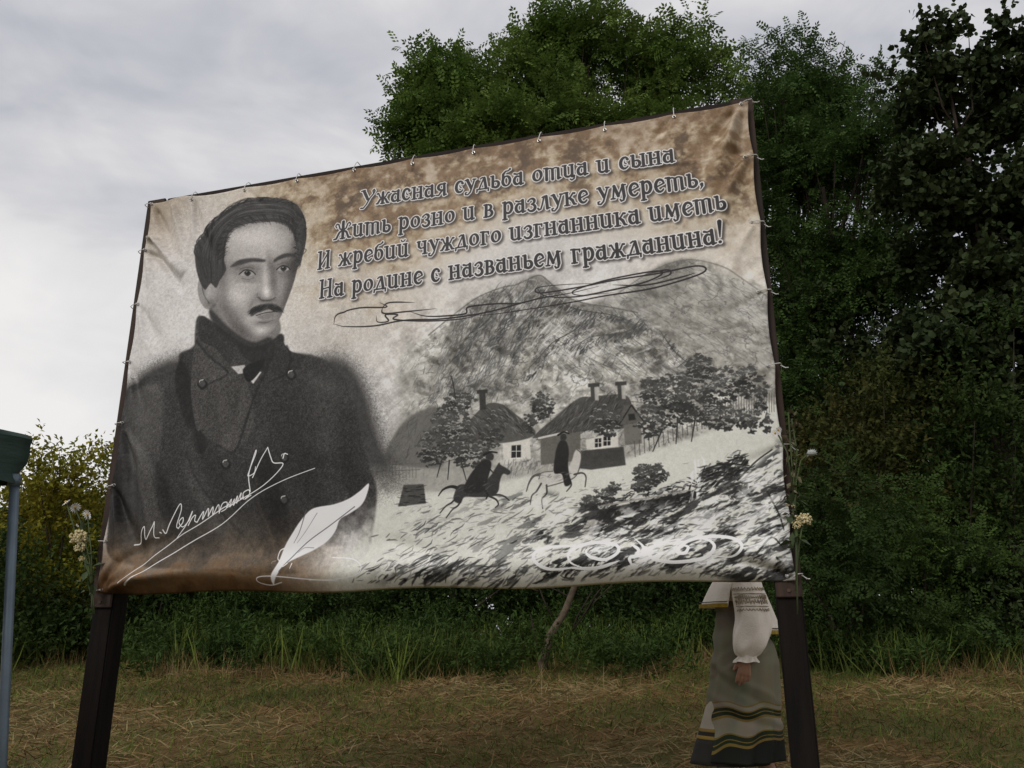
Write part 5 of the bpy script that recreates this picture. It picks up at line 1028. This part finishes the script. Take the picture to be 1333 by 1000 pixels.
# ------------------------------------------------------------------ flowers tied to the posts
def build_flowers():
    stem_m = material('flower_stem', (.06, .085, .025), (.035, .05, .018), rough=.7); cream = material('cream_blossom', (.62, .55, .34), (.48, .40, .20), rough=.8, scale=40)
    petal = material('daisy_petal', (.78, .78, .76), (.68, .67, .66), rough=.7); yolk = material('daisy_centre', (.55, .36, .05), (.4, .25, .03), rough=.8); leafm = material('bunch_leaf', (.045, .07, .025), (.03, .045, .018), rough=.7)
    dry = material('dried_spike', (.16, .14, .085), (.10, .085, .05), rough=.9, scale=30)
    def P(px, py, off=-.04):
        x, z = plane_xy(px, py); return Vector((x, off, z))
    def umbel(parent, c, r, seed, n=110):
        g = random.Random(seed); parts = []
        for _ in range(n):
            d = Vector((g.gauss(0, 1), g.gauss(0, .7), g.gauss(0, .9))); d = d.normalized()*r*(.35+.65*g.random()); d.z *= .8
            parts.append(sphere_vf(c+d, [r*.13*g.uniform(.6, 1.3)]*3, 6, 4))
        mesh_obj('blossom', mk('blossom', join(parts)), cream, parent)
    def daisy(parent, c, r, tilt, seed):
        g = random.Random(seed); V = []; F = []
        R_ = Matrix.Rotation(tilt[0], 3, 'X') @ Matrix.Rotation(tilt[1], 3, 'Y')
        for k in range(15):
            a = 2*math.pi*k/15+g.uniform(-.06, .06); d = Vector((math.cos(a), math.sin(a), 0)); s = Vector((-math.sin(a), math.cos(a), 0)); b = len(V)
            for q in (d*r*.22-s*r*.05, d*r*.22+s*r*.05, d*r*.7+s*r*.11+Vector((0, 0, -.05*r)), d*r+Vector((0, 0, -.2*r)), d*r*.7-s*r*.11+Vector((0, 0, -.05*r))): V.append(tuple(c+R_ @ q))
            F.append((b, b+1, b+2, b+3, b+4))
        fl = mesh_obj('daisy', mk('daisy', (V, F)), petal, parent); cc = R_ @ Vector((0, 0, r*.06))
        mesh_obj('centre', mk('centre', sphere_vf(c+cc, (r*.26,)*3, 10, 6)), yolk, fl)
    def stems(parent, L):
        mesh_obj('stem', mk('stem', join([tube(p, [.0035]*len(p), 6) for p in L])), stem_m, parent, smooth=True)
    def leaves(parent, L, seed, m=None, s=.05):
        rng = np.random.RandomState(seed); O = np.array([tuple(p) for p in L]); D = rng.normal(size=(len(L), 3)); D[:, 1] *= .4
        V, F, t = place(LEAF[0], LEAF[1], O, D, s*(.6+.8*rng.rand(len(L))), rng); mesh_obj('leaf', np_mesh('leaf', V, F), m or leafm, parent)
    # left bunch
    o = empty('flower_bunch', (BL.x, BL.y, BZ), -YAW, label='cream blossom and daisies tied to the left post near the banner corner', cat='flowers')
    c1 = P(110, 706); c2 = P(116, 728)
    umbel(o, c1+Vector((0, 0, .02)), .052, 1, 150); umbel(o, c1+Vector((.025, -.01, -.03)), .036, 2, 80); umbel(o, c2+Vector((-.005, 0, .0)), .022, 3, 50)
    daisy(o, P(121, 671), .034, (-1.1, .1), 1); daisy(o, P(105, 662), .032, (-.8, -.9), 2); daisy(o, P(93, 655), .030, (.7, -.4), 3); daisy(o, P(108, 685), .012, (-1., .2), 4)
    root = P(128, 770)
    stems(o, [[root, P(122, 735), c1], [root, P(126, 720), P(121, 672)], [root, P(124, 730), P(112, 680), P(105, 664)], [root, P(122, 740), P(104, 690), P(94, 657)], [root, P(122, 745), c2], [P(130, 800), root], [P(128, 800), P(126, 772)]])
    leaves(o, [P(122+random.Random(k).uniform(-10, 6), 690+k*3.2) for k in range(30)], 5)
    # right bunch
    o = empty('flower_bunch', (BL.x, BL.y, BZ), -YAW, label='cream blossom, small daisies and a round bud tied to the right post', cat='flowers')
    c1 = P(1045, 678); umbel(o, c1, .036, 6, 130); umbel(o, c1+Vector((-.028, -.005, -.022)), .024, 7, 60); umbel(o, P(1032, 661), .012, 8, 24)
    daisy(o, P(1009, 567, -.045), .020, (-1.3, .4), 5); daisy(o, P(1013, 563, -.045), .018, (-1.1, -.5), 6)
    stems(o, [[P(1036, 770), P(1036, 720), P(1034, 640), P(1030, 600), P(1026, 540)], [P(1036, 760), P(1040, 710), c1], [P(1034, 700), P(1036, 630), P(1042, 602), P(1053, 592)], [P(1034, 650), P(1024, 590), P(1012, 567)], [P(1034, 640), P(1037, 590), P(1030, 548)], [P(1038, 800), P(1037, 760), P(1037, 690)]])
    mesh_obj('bud', mk('bud', join([sphere_vf(P(1056, 592), (.020, .018, .014), 10, 6)]+[tube([P(1056, 592), P(1056, 592)+Vector((math.cos(a)*.024, math.sin(a)*.01, math.sin(a*1.7)*.018))], [.003, .001], 4) for a in [k*.45 for k in range(14)]])), material('pale_bud', (.36, .38, .36), (.25, .27, .26), rough=.8), o)
    g = random.Random(5); leaves(o, [P(1030+g.uniform(-4, 5), 540+k*2.2) for k in range(60)], 6, dry, .035)
    leaves(o, [P(1036+g.uniform(-6, 5), 640+k*3.) for k in range(24)], 7)

# ------------------------------------------------------------------ canopy tent at the left edge
def build_tent():
    g = material('green_canopy_cloth', (.010, .026, .021), (.020, .042, .034), rough=.6, scale=3, bump=.3, bscale=18, stretch=(1, 1, 4)); st = material('blue_grey_steel', (.10, .135, .165), (.07, .095, .12), rough=.4, scale=8, metal=.2, spec=.5)
    Y = 2.9; c = at(20, 620, Y); top = at(20, 566, Y); zb = c.z-.02; zt = top.z; base = at(-4, 1000, Y); S = 2.4
    gx = base.x-.03; o = empty('canopy_tent', (0, 0, 0), label='dark green canopy tent corner on a blue grey pole', cat='tent')
    b = Vector((gx, Y, float(gz(gx, Y)))); RZ = Matrix.Rotation(math.radians(62), 4, 'Z')
    o.matrix_world = Matrix.Translation(b) @ Matrix.Translation((c.x-gx, 0, 0)) @ RZ @ Matrix.Translation((-(c.x-gx), 0, 0))
    X1 = c.x+.018-b.x; X0 = X1-S; Y0 = -.02; Y1 = S; z0 = zb-b.z; z1 = zt-b.z
    # valance: rippled skirt round four sides with rounded corners
    n = 240; pts = []
    def per(t):
        t = (t % 1)*4; s = int(t); f = t-s
        return [(X0+f*(X1-X0), Y0), (X1, Y0+f*(Y1-Y0)), (X1-f*(X1-X0), Y1), (X0, Y1-f*(Y1-Y0))][s]
    cx, cy = (X0+X1)/2, (Y0+Y1)/2; V = []; rows = [(z0, 1.), (z0+(z1-z0)*.2, .998), (z0+(z1-z0)*.4, 1.001), (z0+(z1-z0)*.6, .999), (z0+(z1-z0)*.8, 1.), (z1-.012, 1.0), (z1+.004, .994), (z1+.010, .975), (z1+.03, .90), (z1+.16, .45), (z1+.30, .0)]
    for r_, (z, k) in enumerate(rows):
        for i in range(n):
            x, y_ = per(i/n); rp_ = .006*math.sin(i*.9+r_)+.004*math.sin(i*.37+r_*1.9); q = k*(1+rp_) if r_ < 6 else k
            V.append((cx+(x-cx)*q, cy+(y_-cy)*q, z+(.006*math.sin(i*.5) if r_ == 0 else 0)))
    F = [(r_*n+i, r_*n+(i+1) % n, (r_+1)*n+(i+1) % n, (r_+1)*n+i) for r_ in range(len(rows)-1) for i in range(n)]
    k = 6*n
    mesh_obj('roof', mk('roof', (V[5*n:], [tuple(j-5*n for j in f) for f in F if min(f) >= 5*n])), g, o, smooth=True)
    mesh_obj('valance', mk('valance', (V[:6*n], [f for f in F if max(f) < 6*n])), g, o, smooth=True)
    def pole(tx, ty, bx, by):
        p = join([tube([(bx, by, -.1), (tx, ty, z0+.02)], .0165, 12), tube([(tx, ty, z0-.012), (tx, ty, z0+.03)], .021, 12)])
        mesh_obj('pole', mk('pole', p), st, o, smooth=True)
    dx = base.x-c.x
    tl = X1-.020
    pb = Vector((base.x, Y, base.z))-b; pt = Vector((c.x-.022, Y, zb))-b; f = (pt.z+.1)/(pt.z-pb.z); bxx = pt.x+(pb.x-pt.x)*f
    pole(tl, .0, bxx+.004, .0); pole(tl, S-.04, bxx+.01, S-.04); pole(X0+.03, .0, X0+.05, 0); pole(X0+.03, S-.04, X0+.05, S-.04)

# ------------------------------------------------------------------ the woman walking behind the sign
def remeshed(parts, voxel, smooth_it=4, dec=1.):
    me = mk('body', join(parts)); o = bpy.data.objects.new('tmp', me); COL.objects.link(o)
    r = o.modifiers.new('r', 'REMESH'); r.mode = 'VOXEL'; r.voxel_size = voxel; r.use_smooth_shade = True
    s = o.modifiers.new('s', 'SMOOTH'); s.factor = .5; s.iterations = smooth_it
    if dec < 1: dm = o.modifiers.new('d', 'DECIMATE'); dm.ratio = dec
    dg = bpy.context.evaluated_depsgraph_get(); m2 = bpy.data.meshes.new_from_object(o.evaluated_get(dg)); bpy.data.objects.remove(o)
    return m2
def capsule(a, b, ra, rb, n=12):
    a, b = Vector(a), Vector(b); d = (b-a); L = d.length; d.normalize(); pts = []; R_ = []
    for t in (-.98, -.8, -.5, 0): pts.append(a+d*ra*t); R_.append(ra*math.sqrt(1-t*t))
    for t in (0, .5, .8, .98): pts.append(b+d*rb*t); R_.append(rb*math.sqrt(1-t*t))
    return tube(pts, R_, n)
def loft(rings, n=48, fold=None):
    V = []; F = []
    for i, (c, rx, ry, rz) in enumerate(rings):
        for k in range(n):
            t = 2*math.pi*k/n; q = 1+(fold(i, t) if fold else 0)
            x, y_ = rx*math.cos(t)*q, ry*math.sin(t)*q
            V.append((c[0]+x, c[1]+y_, c[2]+rz*math.cos(t)))
    for i in range(len(rings)-1):
        for k in range(n): F.append((i*n+k, i*n+(k+1) % n, (i+1)*n+(k+1) % n, (i+1)*n+k))
    return V, F
def build_woman():
    Y = 5.1; p = at(972, 900, Y); o = empty('person', (p.x, Y, float(gz(p.x, Y))), math.radians(176), label='woman in embroidered pale cape and grey skirt walking behind the sign', cat='person')
    skin = material('skin', (.36, .20, .13), (.30, .16, .105), rough=.55, scale=12); hair = material('brown_hair', (.05, .03, .018), (.03, .018, .012), rough=.5, scale=30, stretch=(1, 1, .2))
    B = [capsule((0, 0, 1.0), (0, 0, 1.12), .115, .105, 16), capsule((0, -.05, .93), (0, .05, .93), .12, .12, 16), capsule((.01, -.06, 1.28), (.01, .06, 1.28), .095, .095, 16), capsule((0, 0, 1.12), (.005, 0, 1.27), .105, .12, 16),
         capsule((0, -.135, 1.345), (0, .135, 1.345), .055, .055), capsule((0, 0, 1.36), (.015, 0, 1.46), .05, .048), sphere_vf((.02, 0, 1.565), (.088, .073, .108), 20, 14), capsule((.065, 0, 1.50), (.055, 0, 1.52), .045, .055),
         capsule((.105, 0, 1.575), (.122, 0, 1.545), .010, .014, 8), sphere_vf((.02, .075, 1.555), (.018, .010, .03), 8, 6), sphere_vf((.02, -.075, 1.555), (.018, .010, .03), 8, 6), capsule((.098, -.014, 1.508), (.098, .014, 1.508), .010, .010, 8),
         capsule((.06, .05, 1.25), (.07, .05, 1.24), .06, .05), capsule((.06, -.05, 1.25), (.07, -.05, 1.24), .06, .05)]
    # legs in mid stride
    for sy, kx, fx, fz in ((1, .13, .22, 0.), (-1, .02, -.16, .02)):
        hip = (0, sy*.085, .90); kn = (kx, sy*.085, .50); an = (fx-.0, sy*.08, .10+fz)
        B += [capsule(hip, kn, .085, .055, 14), capsule(kn, (kn[0]*.55+an[0]*.45, sy*.083, .34), .053, .050, 14), capsule((kn[0]*.55+an[0]*.45-.008, sy*.083, .34), an, .050, .034, 14)]
        B += [capsule((an[0]-.02, sy*.08, .05+fz), (an[0]+.12, sy*.085, .035+fz*.4), .032, .024, 12), capsule((an[0], sy*.08, .10+fz), (an[0]-.02, sy*.08, .05+fz), .034, .033)]
    # arms and hands: five separate fingers each
    for sy, el, wr in ((1, (-.03, .205, 1.08), (.035, .215, .875)), (-1, (-.05, -.205, 1.08), (-.02, -.20, .88))):
        sh = (0, sy*.165, 1.33); B += [capsule(sh, el, .046, .037), capsule(el, wr, .037, .025)]
        w = Vector(wr); d = (w-Vector(el)).normalized(); d = (d+Vector((.03, 0, -.35))).normalized(); f = Vector((1, 0, 0)); f = (f-d*f.dot(d)).normalized(); nrm_ = Vector((0, -sy, 0))
        for k in range(4): B.append(capsule(w+d*.01+f*(k-1.5)*.009, w+d*.075+f*(k-1.5)*.0185, .014, .0115, 10))
        for k, (l1, l2) in enumerate(((.030, .032), (.036, .038), (.034, .035), (.027, .025))):
            a0 = w+d*.072+f*(1.5-k)*.0195; d1 = (d+nrm_*.22+f*(1.5-k)*.07).normalized(); a1 = a0+d1*l1; d2 = (d+nrm_*.55).normalized(); a2 = a1+d2*l2
            B += [capsule(a0, a1, .0092, .0084, 10), capsule(a1, a2, .0084, .0068, 10)]
        t0 = w+d*.018+f*.020; t1 = t0+(d*.6+f*.75+nrm_*.2).normalized()*.036; t2 = t1+(d*.9+f*.25+nrm_*.25).normalized()*.030
        B += [capsule(t0, t1, .0125, .0100, 10), capsule(t1, t2, .0098, .0078, 10)]
    mesh_obj('body', remeshed(B, .0052, 2, .35), skin, o, smooth=True)
    eye = material('eye_white', (.75, .73, .70), (.7, .68, .66), rough=.2); iris = material('iris', (.06, .04, .02), (.03, .02, .01), rough=.2)
    for sy in (1, -1):
        e = mesh_obj('eye', mk('eye', sphere_vf((.097, sy*.030, 1.580), (.012, .013, .008), 10, 6)), eye, o, smooth=True); mesh_obj('iris', mk('iris', sphere_vf((.1065, sy*.030, 1.580), (.004, .006, .006), 8, 6)), iris, e)
    hp = [sphere_vf((-.008, 0, 1.588), (.096, .086, .108), 24, 16), sphere_vf((-.11, 0, 1.57), (.045, .05, .045), 14, 10), capsule((.03, .078, 1.60), (.0, .08, 1.53), .016, .012), capsule((.03, -.078, 1.60), (.0, -.08, 1.53), .016, .012)]
    mesh_obj('hair', remeshed(hp, .008, 4), hair, o, smooth=True)
    # shoes
    shoe = material('dark_shoe', (.02, .017, .015), (.012, .01, .01), rough=.4)
    for sy, fx, fz in ((1, .22, 0.), (-1, -.16, .02)):
        mesh_obj('shoe', remeshed([capsule((fx-.03, sy*.08, .045+fz), (fx+.11, sy*.085, .036+fz*.4), .038, .032, 12), capsule((fx+.10, sy*.085, .030+fz*.3), (fx+.155, sy*.085, .026), .031, .024), capsule((fx-.03, sy*.08, .02+fz), (fx-.03, sy*.08, .01+fz), .025, .024)], .008, 2), shoe, o, smooth=True)
    # skirt with woven bands
    sk = bpy.data.materials.new('grey_banded_skirt'); sk.use_nodes = True; N = sk.node_tree.nodes; L = sk.node_tree.links; b = N['Principled BSDF']; b.inputs['Roughness'].default_value = .8; b.inputs['Specular IOR Level'].default_value = .15
    a = N.new('ShaderNodeAttribute'); a.attribute_name = 'band'; r = N.new('ShaderNodeValToRGB'); r.color_ramp.interpolation = 'CONSTANT'
    grey = (.205, .190, .130, 1); green = (.022, .032, .016, 1); yel = (.21, .145, .04, 1); pale = (.27, .245, .18, 1); dark = (.016, .018, .014, 1)
    els = r.color_ramp.elements; stops = [(0, dark), (.105, yel), (.128, green), (.150, yel), (.158, green), (.195, yel), (.205, pale), (.325, yel), (.345, green), (.375, yel), (.382, green), (.405, yel), (.415, pale), (.45, yel), (.462, grey)]
    els[0].position = 0; els[0].color = dark; els[1].position = .105; els[1].color = yel
    for p_, c_ in stops[2:]: e_ = els.new(p_); e_.color = c_
    nz = N.new('ShaderNodeTexNoise'); nz.inputs['Scale'].default_value = 5; mx_ = N.new('ShaderNodeMix'); mx_.data_type = 'RGBA'; mx_.blend_type = 'MULTIPLY'; mx_.inputs[0].default_value = .35
    L.new(a.outputs['Fac'], r.inputs[0]); L.new(r.outputs[0], mx_.inputs[6]); L.new(nz.outputs['Color'], mx_.inputs[7]); L.new(mx_.outputs[2], b.inputs['Base Color'])
    n = 96; zs = [1.245-.0125*i for i in range(73)]+[.335]
    rings = []
    for z in zs:
        t = max(0, (1.14-z)/.865); rx = .128+.058*min(1, t*3.0)+.045*t*t; ry = .125+.055*min(1, t*3.0)+.035*t
        if z > 1.15: rx, ry = .142, .160
        elif z > 1.0: rx -= .01*math.sin((z-1.0)/.14*math.pi)
        rings.append(((.035*math.exp(-((z-1.08)/.10)**2)-.01+.03*t+.06*t*t, 0, z), rx, ry, 0))
    def fold(i, t):
        k = max(0, (1.14-zs[i])/.865)
        w = .024*math.sin(9*t+1)+.014*math.sin(14*t+2+i*.12)+.010*math.sin(5*t)
        waist = .045*math.sin(38*zs[i]+2.2*math.cos(t)+1.2*math.sin(2*t))*max(0, 1-abs(zs[i]-1.03)/.17)
        return w*k*2.6+waist+.018*math.sin(13*zs[i]+3*t)*k+.008*math.sin(31*zs[i]-5*t)+sum(A_*math.exp(-((zs[i]-z_-s_*(t-1.57))/w_)**2)*math.exp(-((t-1.57)/1.5)**2) for z_, s_, A_, w_ in ((.98, .10, .05, .016), (.93, .12, -.05, .016), (.88, .07, .04, .014), (.74, -.09, .05, .020), (.68, -.10, -.05, .020), (.60, -.06, .05, .02), (.55, -.05, -.04, .018), (1.06, -.05, .05, .014)))
    V, F = loft(rings, n, fold); V = [(x, y_, z+(.045*k_ if k_ > 0 else 0)) for (x, y_, z), k_ in zip(V, [max(0, (.55-v[2]))*(-1.3*(v[0]-.05)) for v in V])]
    vz = np.array(V); me = np_mesh('skirt', vz, F, {'band': np.clip((vz[:, 2]-.365+.22*(vz[:, 0]-.05)*np.clip((.62-vz[:, 2])/.25, 0, 1)+.012*np.sin(vz[:, 0]*30))/.60, 0, .99)})
    s_ = mesh_obj('skirt', me, sk, o, smooth=True); md = s_.modifiers.new('t', 'SOLIDIFY'); md.thickness = .004; md.offset = 1
    und = material('dark_underskirt', (.022, .020, .016), (.014, .014, .012), rough=.85); slip = material('pale_slip', (.40, .35, .28), (.32, .28, .22), rough=.85); yl = material('yellow_band', (.26, .17, .035), (.20, .13, .03), rough=.85)
    def ufold(z, t): return .035*math.sin(8*t)*(.75-z)
    def uring(z):
        t = (.72-z)/.5; return ((.05+.10*t, 0, z-.0), .155+.085*t, .125+.04*t, 0)
    zz = [.72, .66, .60, .54, .50]; V, F = loft([uring(z) for z in zz], 72, lambda i, t: ufold(zz[i], t)); s_ = mesh_obj('slip', mk('slip', (V, F)), slip, o, smooth=True)
    for za, zb2, m_, nm in ((.502, .485, yl, 'band'), (.487, .462, und, 'band'), (.464, .446, yl, 'band'), (.448, .315, und, 'underskirt')):
        zz = list(np.linspace(za, zb2, 6)); V, F = loft([uring(z) for z in zz], 72, lambda i, t: ufold(zz[i], t)); q_ = mesh_obj(nm, mk(nm, (V, F)), m_, o if nm == 'underskirt' else s_, smooth=True)
        md = q_.modifiers.new('t', 'SOLIDIFY'); md.thickness = .003 if m_ is und else .005; md.offset = 0
    # blouse: body and full sleeves with ruffled cuffs
    lin = material('pale_linen', (.78, .71, .62), (.68, .62, .54), rough=.85, scale=6, bump=.25, bscale=90)
    V, F = loft([((.0, 0, 1.425), .062, .066, 0), ((.0, 0, 1.405), .075, .10, 0), ((0, 0, 1.375), .095, .17, 0), ((.01, 0, 1.30), .125, .175, 0), ((.02, 0, 1.24), .135, .155, 0), ((.02, 0, 1.2), .13, .15, 0)], 48)
    s_ = mesh_obj('blouse', mk('blouse', (V, F)), lin, o, smooth=True); s_.modifiers.new('t', 'SOLIDIFY').thickness = .003
    for sy, el, wr in ((1, (-.03, .215, 1.09), (.035, .225, .875)), (-1, (-.05, -.21, 1.09), (-.02, -.205, .88))):
        S0 = Vector((0, sy*.15, 1.36)); E_ = Vector(el); W_ = Vector(wr); path = [S0, S0.lerp(E_, .3), S0.lerp(E_, .6), E_, E_.lerp(W_, .25), E_.lerp(W_, .5), E_.lerp(W_, .70), E_.lerp(W_, .84), E_.lerp(W_, .90), E_.lerp(W_, .97), W_+(W_-E_)*.06]
        rr = [.075, .082, .085, .088, .092, .094, .088, .064, .040, .052, .068]; V = []; F = []; n2 = 40
        for i, (c_, r_) in enumerate(zip(path, rr)):
            for k in range(n2):
                t = 2*math.pi*k/n2; fr = 1+.05*math.sin(7*t+i*.8)+((.07*math.sin(2*t+i*1.9)+.06*math.sin(4*t-i*1.3)) if 2 < i < 8 else 0)+(.10*math.sin(11*t) if i >= 9 else 0)+.03*math.sin(3*t+i)
                V.append((c_.x+r_*fr*math.cos(t)*1.06, c_.y+r_*.86*fr*math.sin(t), c_.z+.012*math.sin(5*t+i)*(1 if i < 8 else .3)))
        for i in range(len(path)-1):
            for k in range(n2): F.append((i*n2+k, i*n2+(k+1) % n2, (i+1)*n2+(k+1) % n2, (i+1)*n2+k))
        s_ = mesh_obj('sleeve', mk('sleeve', (V, F)), lin, o, smooth=True); s_.modifiers.new('t', 'SOLIDIFY').thickness = .003; s_.modifiers.new('s', 'SUBSURF').levels = 1
        # embroidery worked on the upper sleeve: stitched motifs lying on the cloth
        em = material('embroidery_thread', (.45, .36, .22), (.27, .24, .22), rough=.8, scale=60, lo=.45, hi=.55); parts = []; g = random.Random(3)
        for z_, amp, m_ in ((1.262, .010, 13), (1.235, .0, 1), (1.165, .0, 1), (1.19, .016, 7), (1.215, .014, 9), (1.145, .008, 13)):
            pts = []
            for k in range(41):
                t = math.radians(20+140*k/40) if sy > 0 else math.radians(200+140*k/40); f_ = (1.36-z_)/(1.36-el[2]); c_ = S0.lerp(E_, min(1, f_)); q = .0895
                pts.append((c_.x+q*1.07*math.cos(t), c_.y+q*.90*math.sin(t), z_+amp*math.sin(m_*k/3.)))
            parts.append(tube(pts, .0030, 5))
        mesh_obj('embroidery', mk('embroidery', join(parts)), em, s_)
    # cape falling front and back, open over the arms, yellow hem
    hem = material('yellow_hem', (.36, .24, .03), (.26, .17, .02), rough=.8, scale=40); trim = material('grey_hem_line', (.10, .10, .085), (.07, .07, .06), rough=.8)
    def panel(a0, a1, zb0, zb1, name):
        V = []; n_ = 30; rows = 12
        for i in range(rows):
            f_ = i/(rows-1)
            for k in range(n_):
                g_ = k/(n_-1); t = math.radians(a0+(a1-a0)*g_); zb = zb0+(zb1-zb0)*g_; z = 1.40+(zb-1.40)*f_
                rx = .075+.145*f_**.75+.012*math.sin(g_*16)*f_; ry = .10+.125*min(1, f_*2.2)**.7-.02*f_
                V.append((.005+rx*math.cos(t), ry*math.sin(t), z))
        return V, [(i*n_+k, i*n_+k+1, (i+1)*n_+k+1, (i+1)*n_+k) for i in range(rows-1) for k in range(n_-1)], n_
    for a0, a1, z0_, z1_ in ((-62, 62, 1.165, 1.165), (113, 247, 1.015, 1.015)):
        V, F, n_ = panel(a0, a1, z0_, z1_, 'cape')
        c_ = mesh_obj('cape', mk('cape', (V, F)), lin, o, smooth=True); md = c_.modifiers.new('t', 'SOLIDIFY'); md.thickness = .003
        last = V[-n_:]; o1 = [(x*1.012, y_*1.012, z+.020) for x, y_, z in last]; o2 = [(x*1.014, y_*1.014, z-.002) for x, y_, z in last]
        h = mesh_obj('hem', mk('hem', (o1+o2, [(k, k+1, n_+k+1, n_+k) for k in range(n_-1)])), hem, c_); h.modifiers.new('t', 'SOLIDIFY').thickness = .003
        o3 = [(x*1.016, y_*1.016, z+.030) for x, y_, z in last]; h = mesh_obj('trim', mk('trim', tube(o3, .0028, 5)), trim, c_)
    return o

frame_o, z0b = build_frame()
build_banner(z0b)
build_flowers()
build_tent()
build_woman()
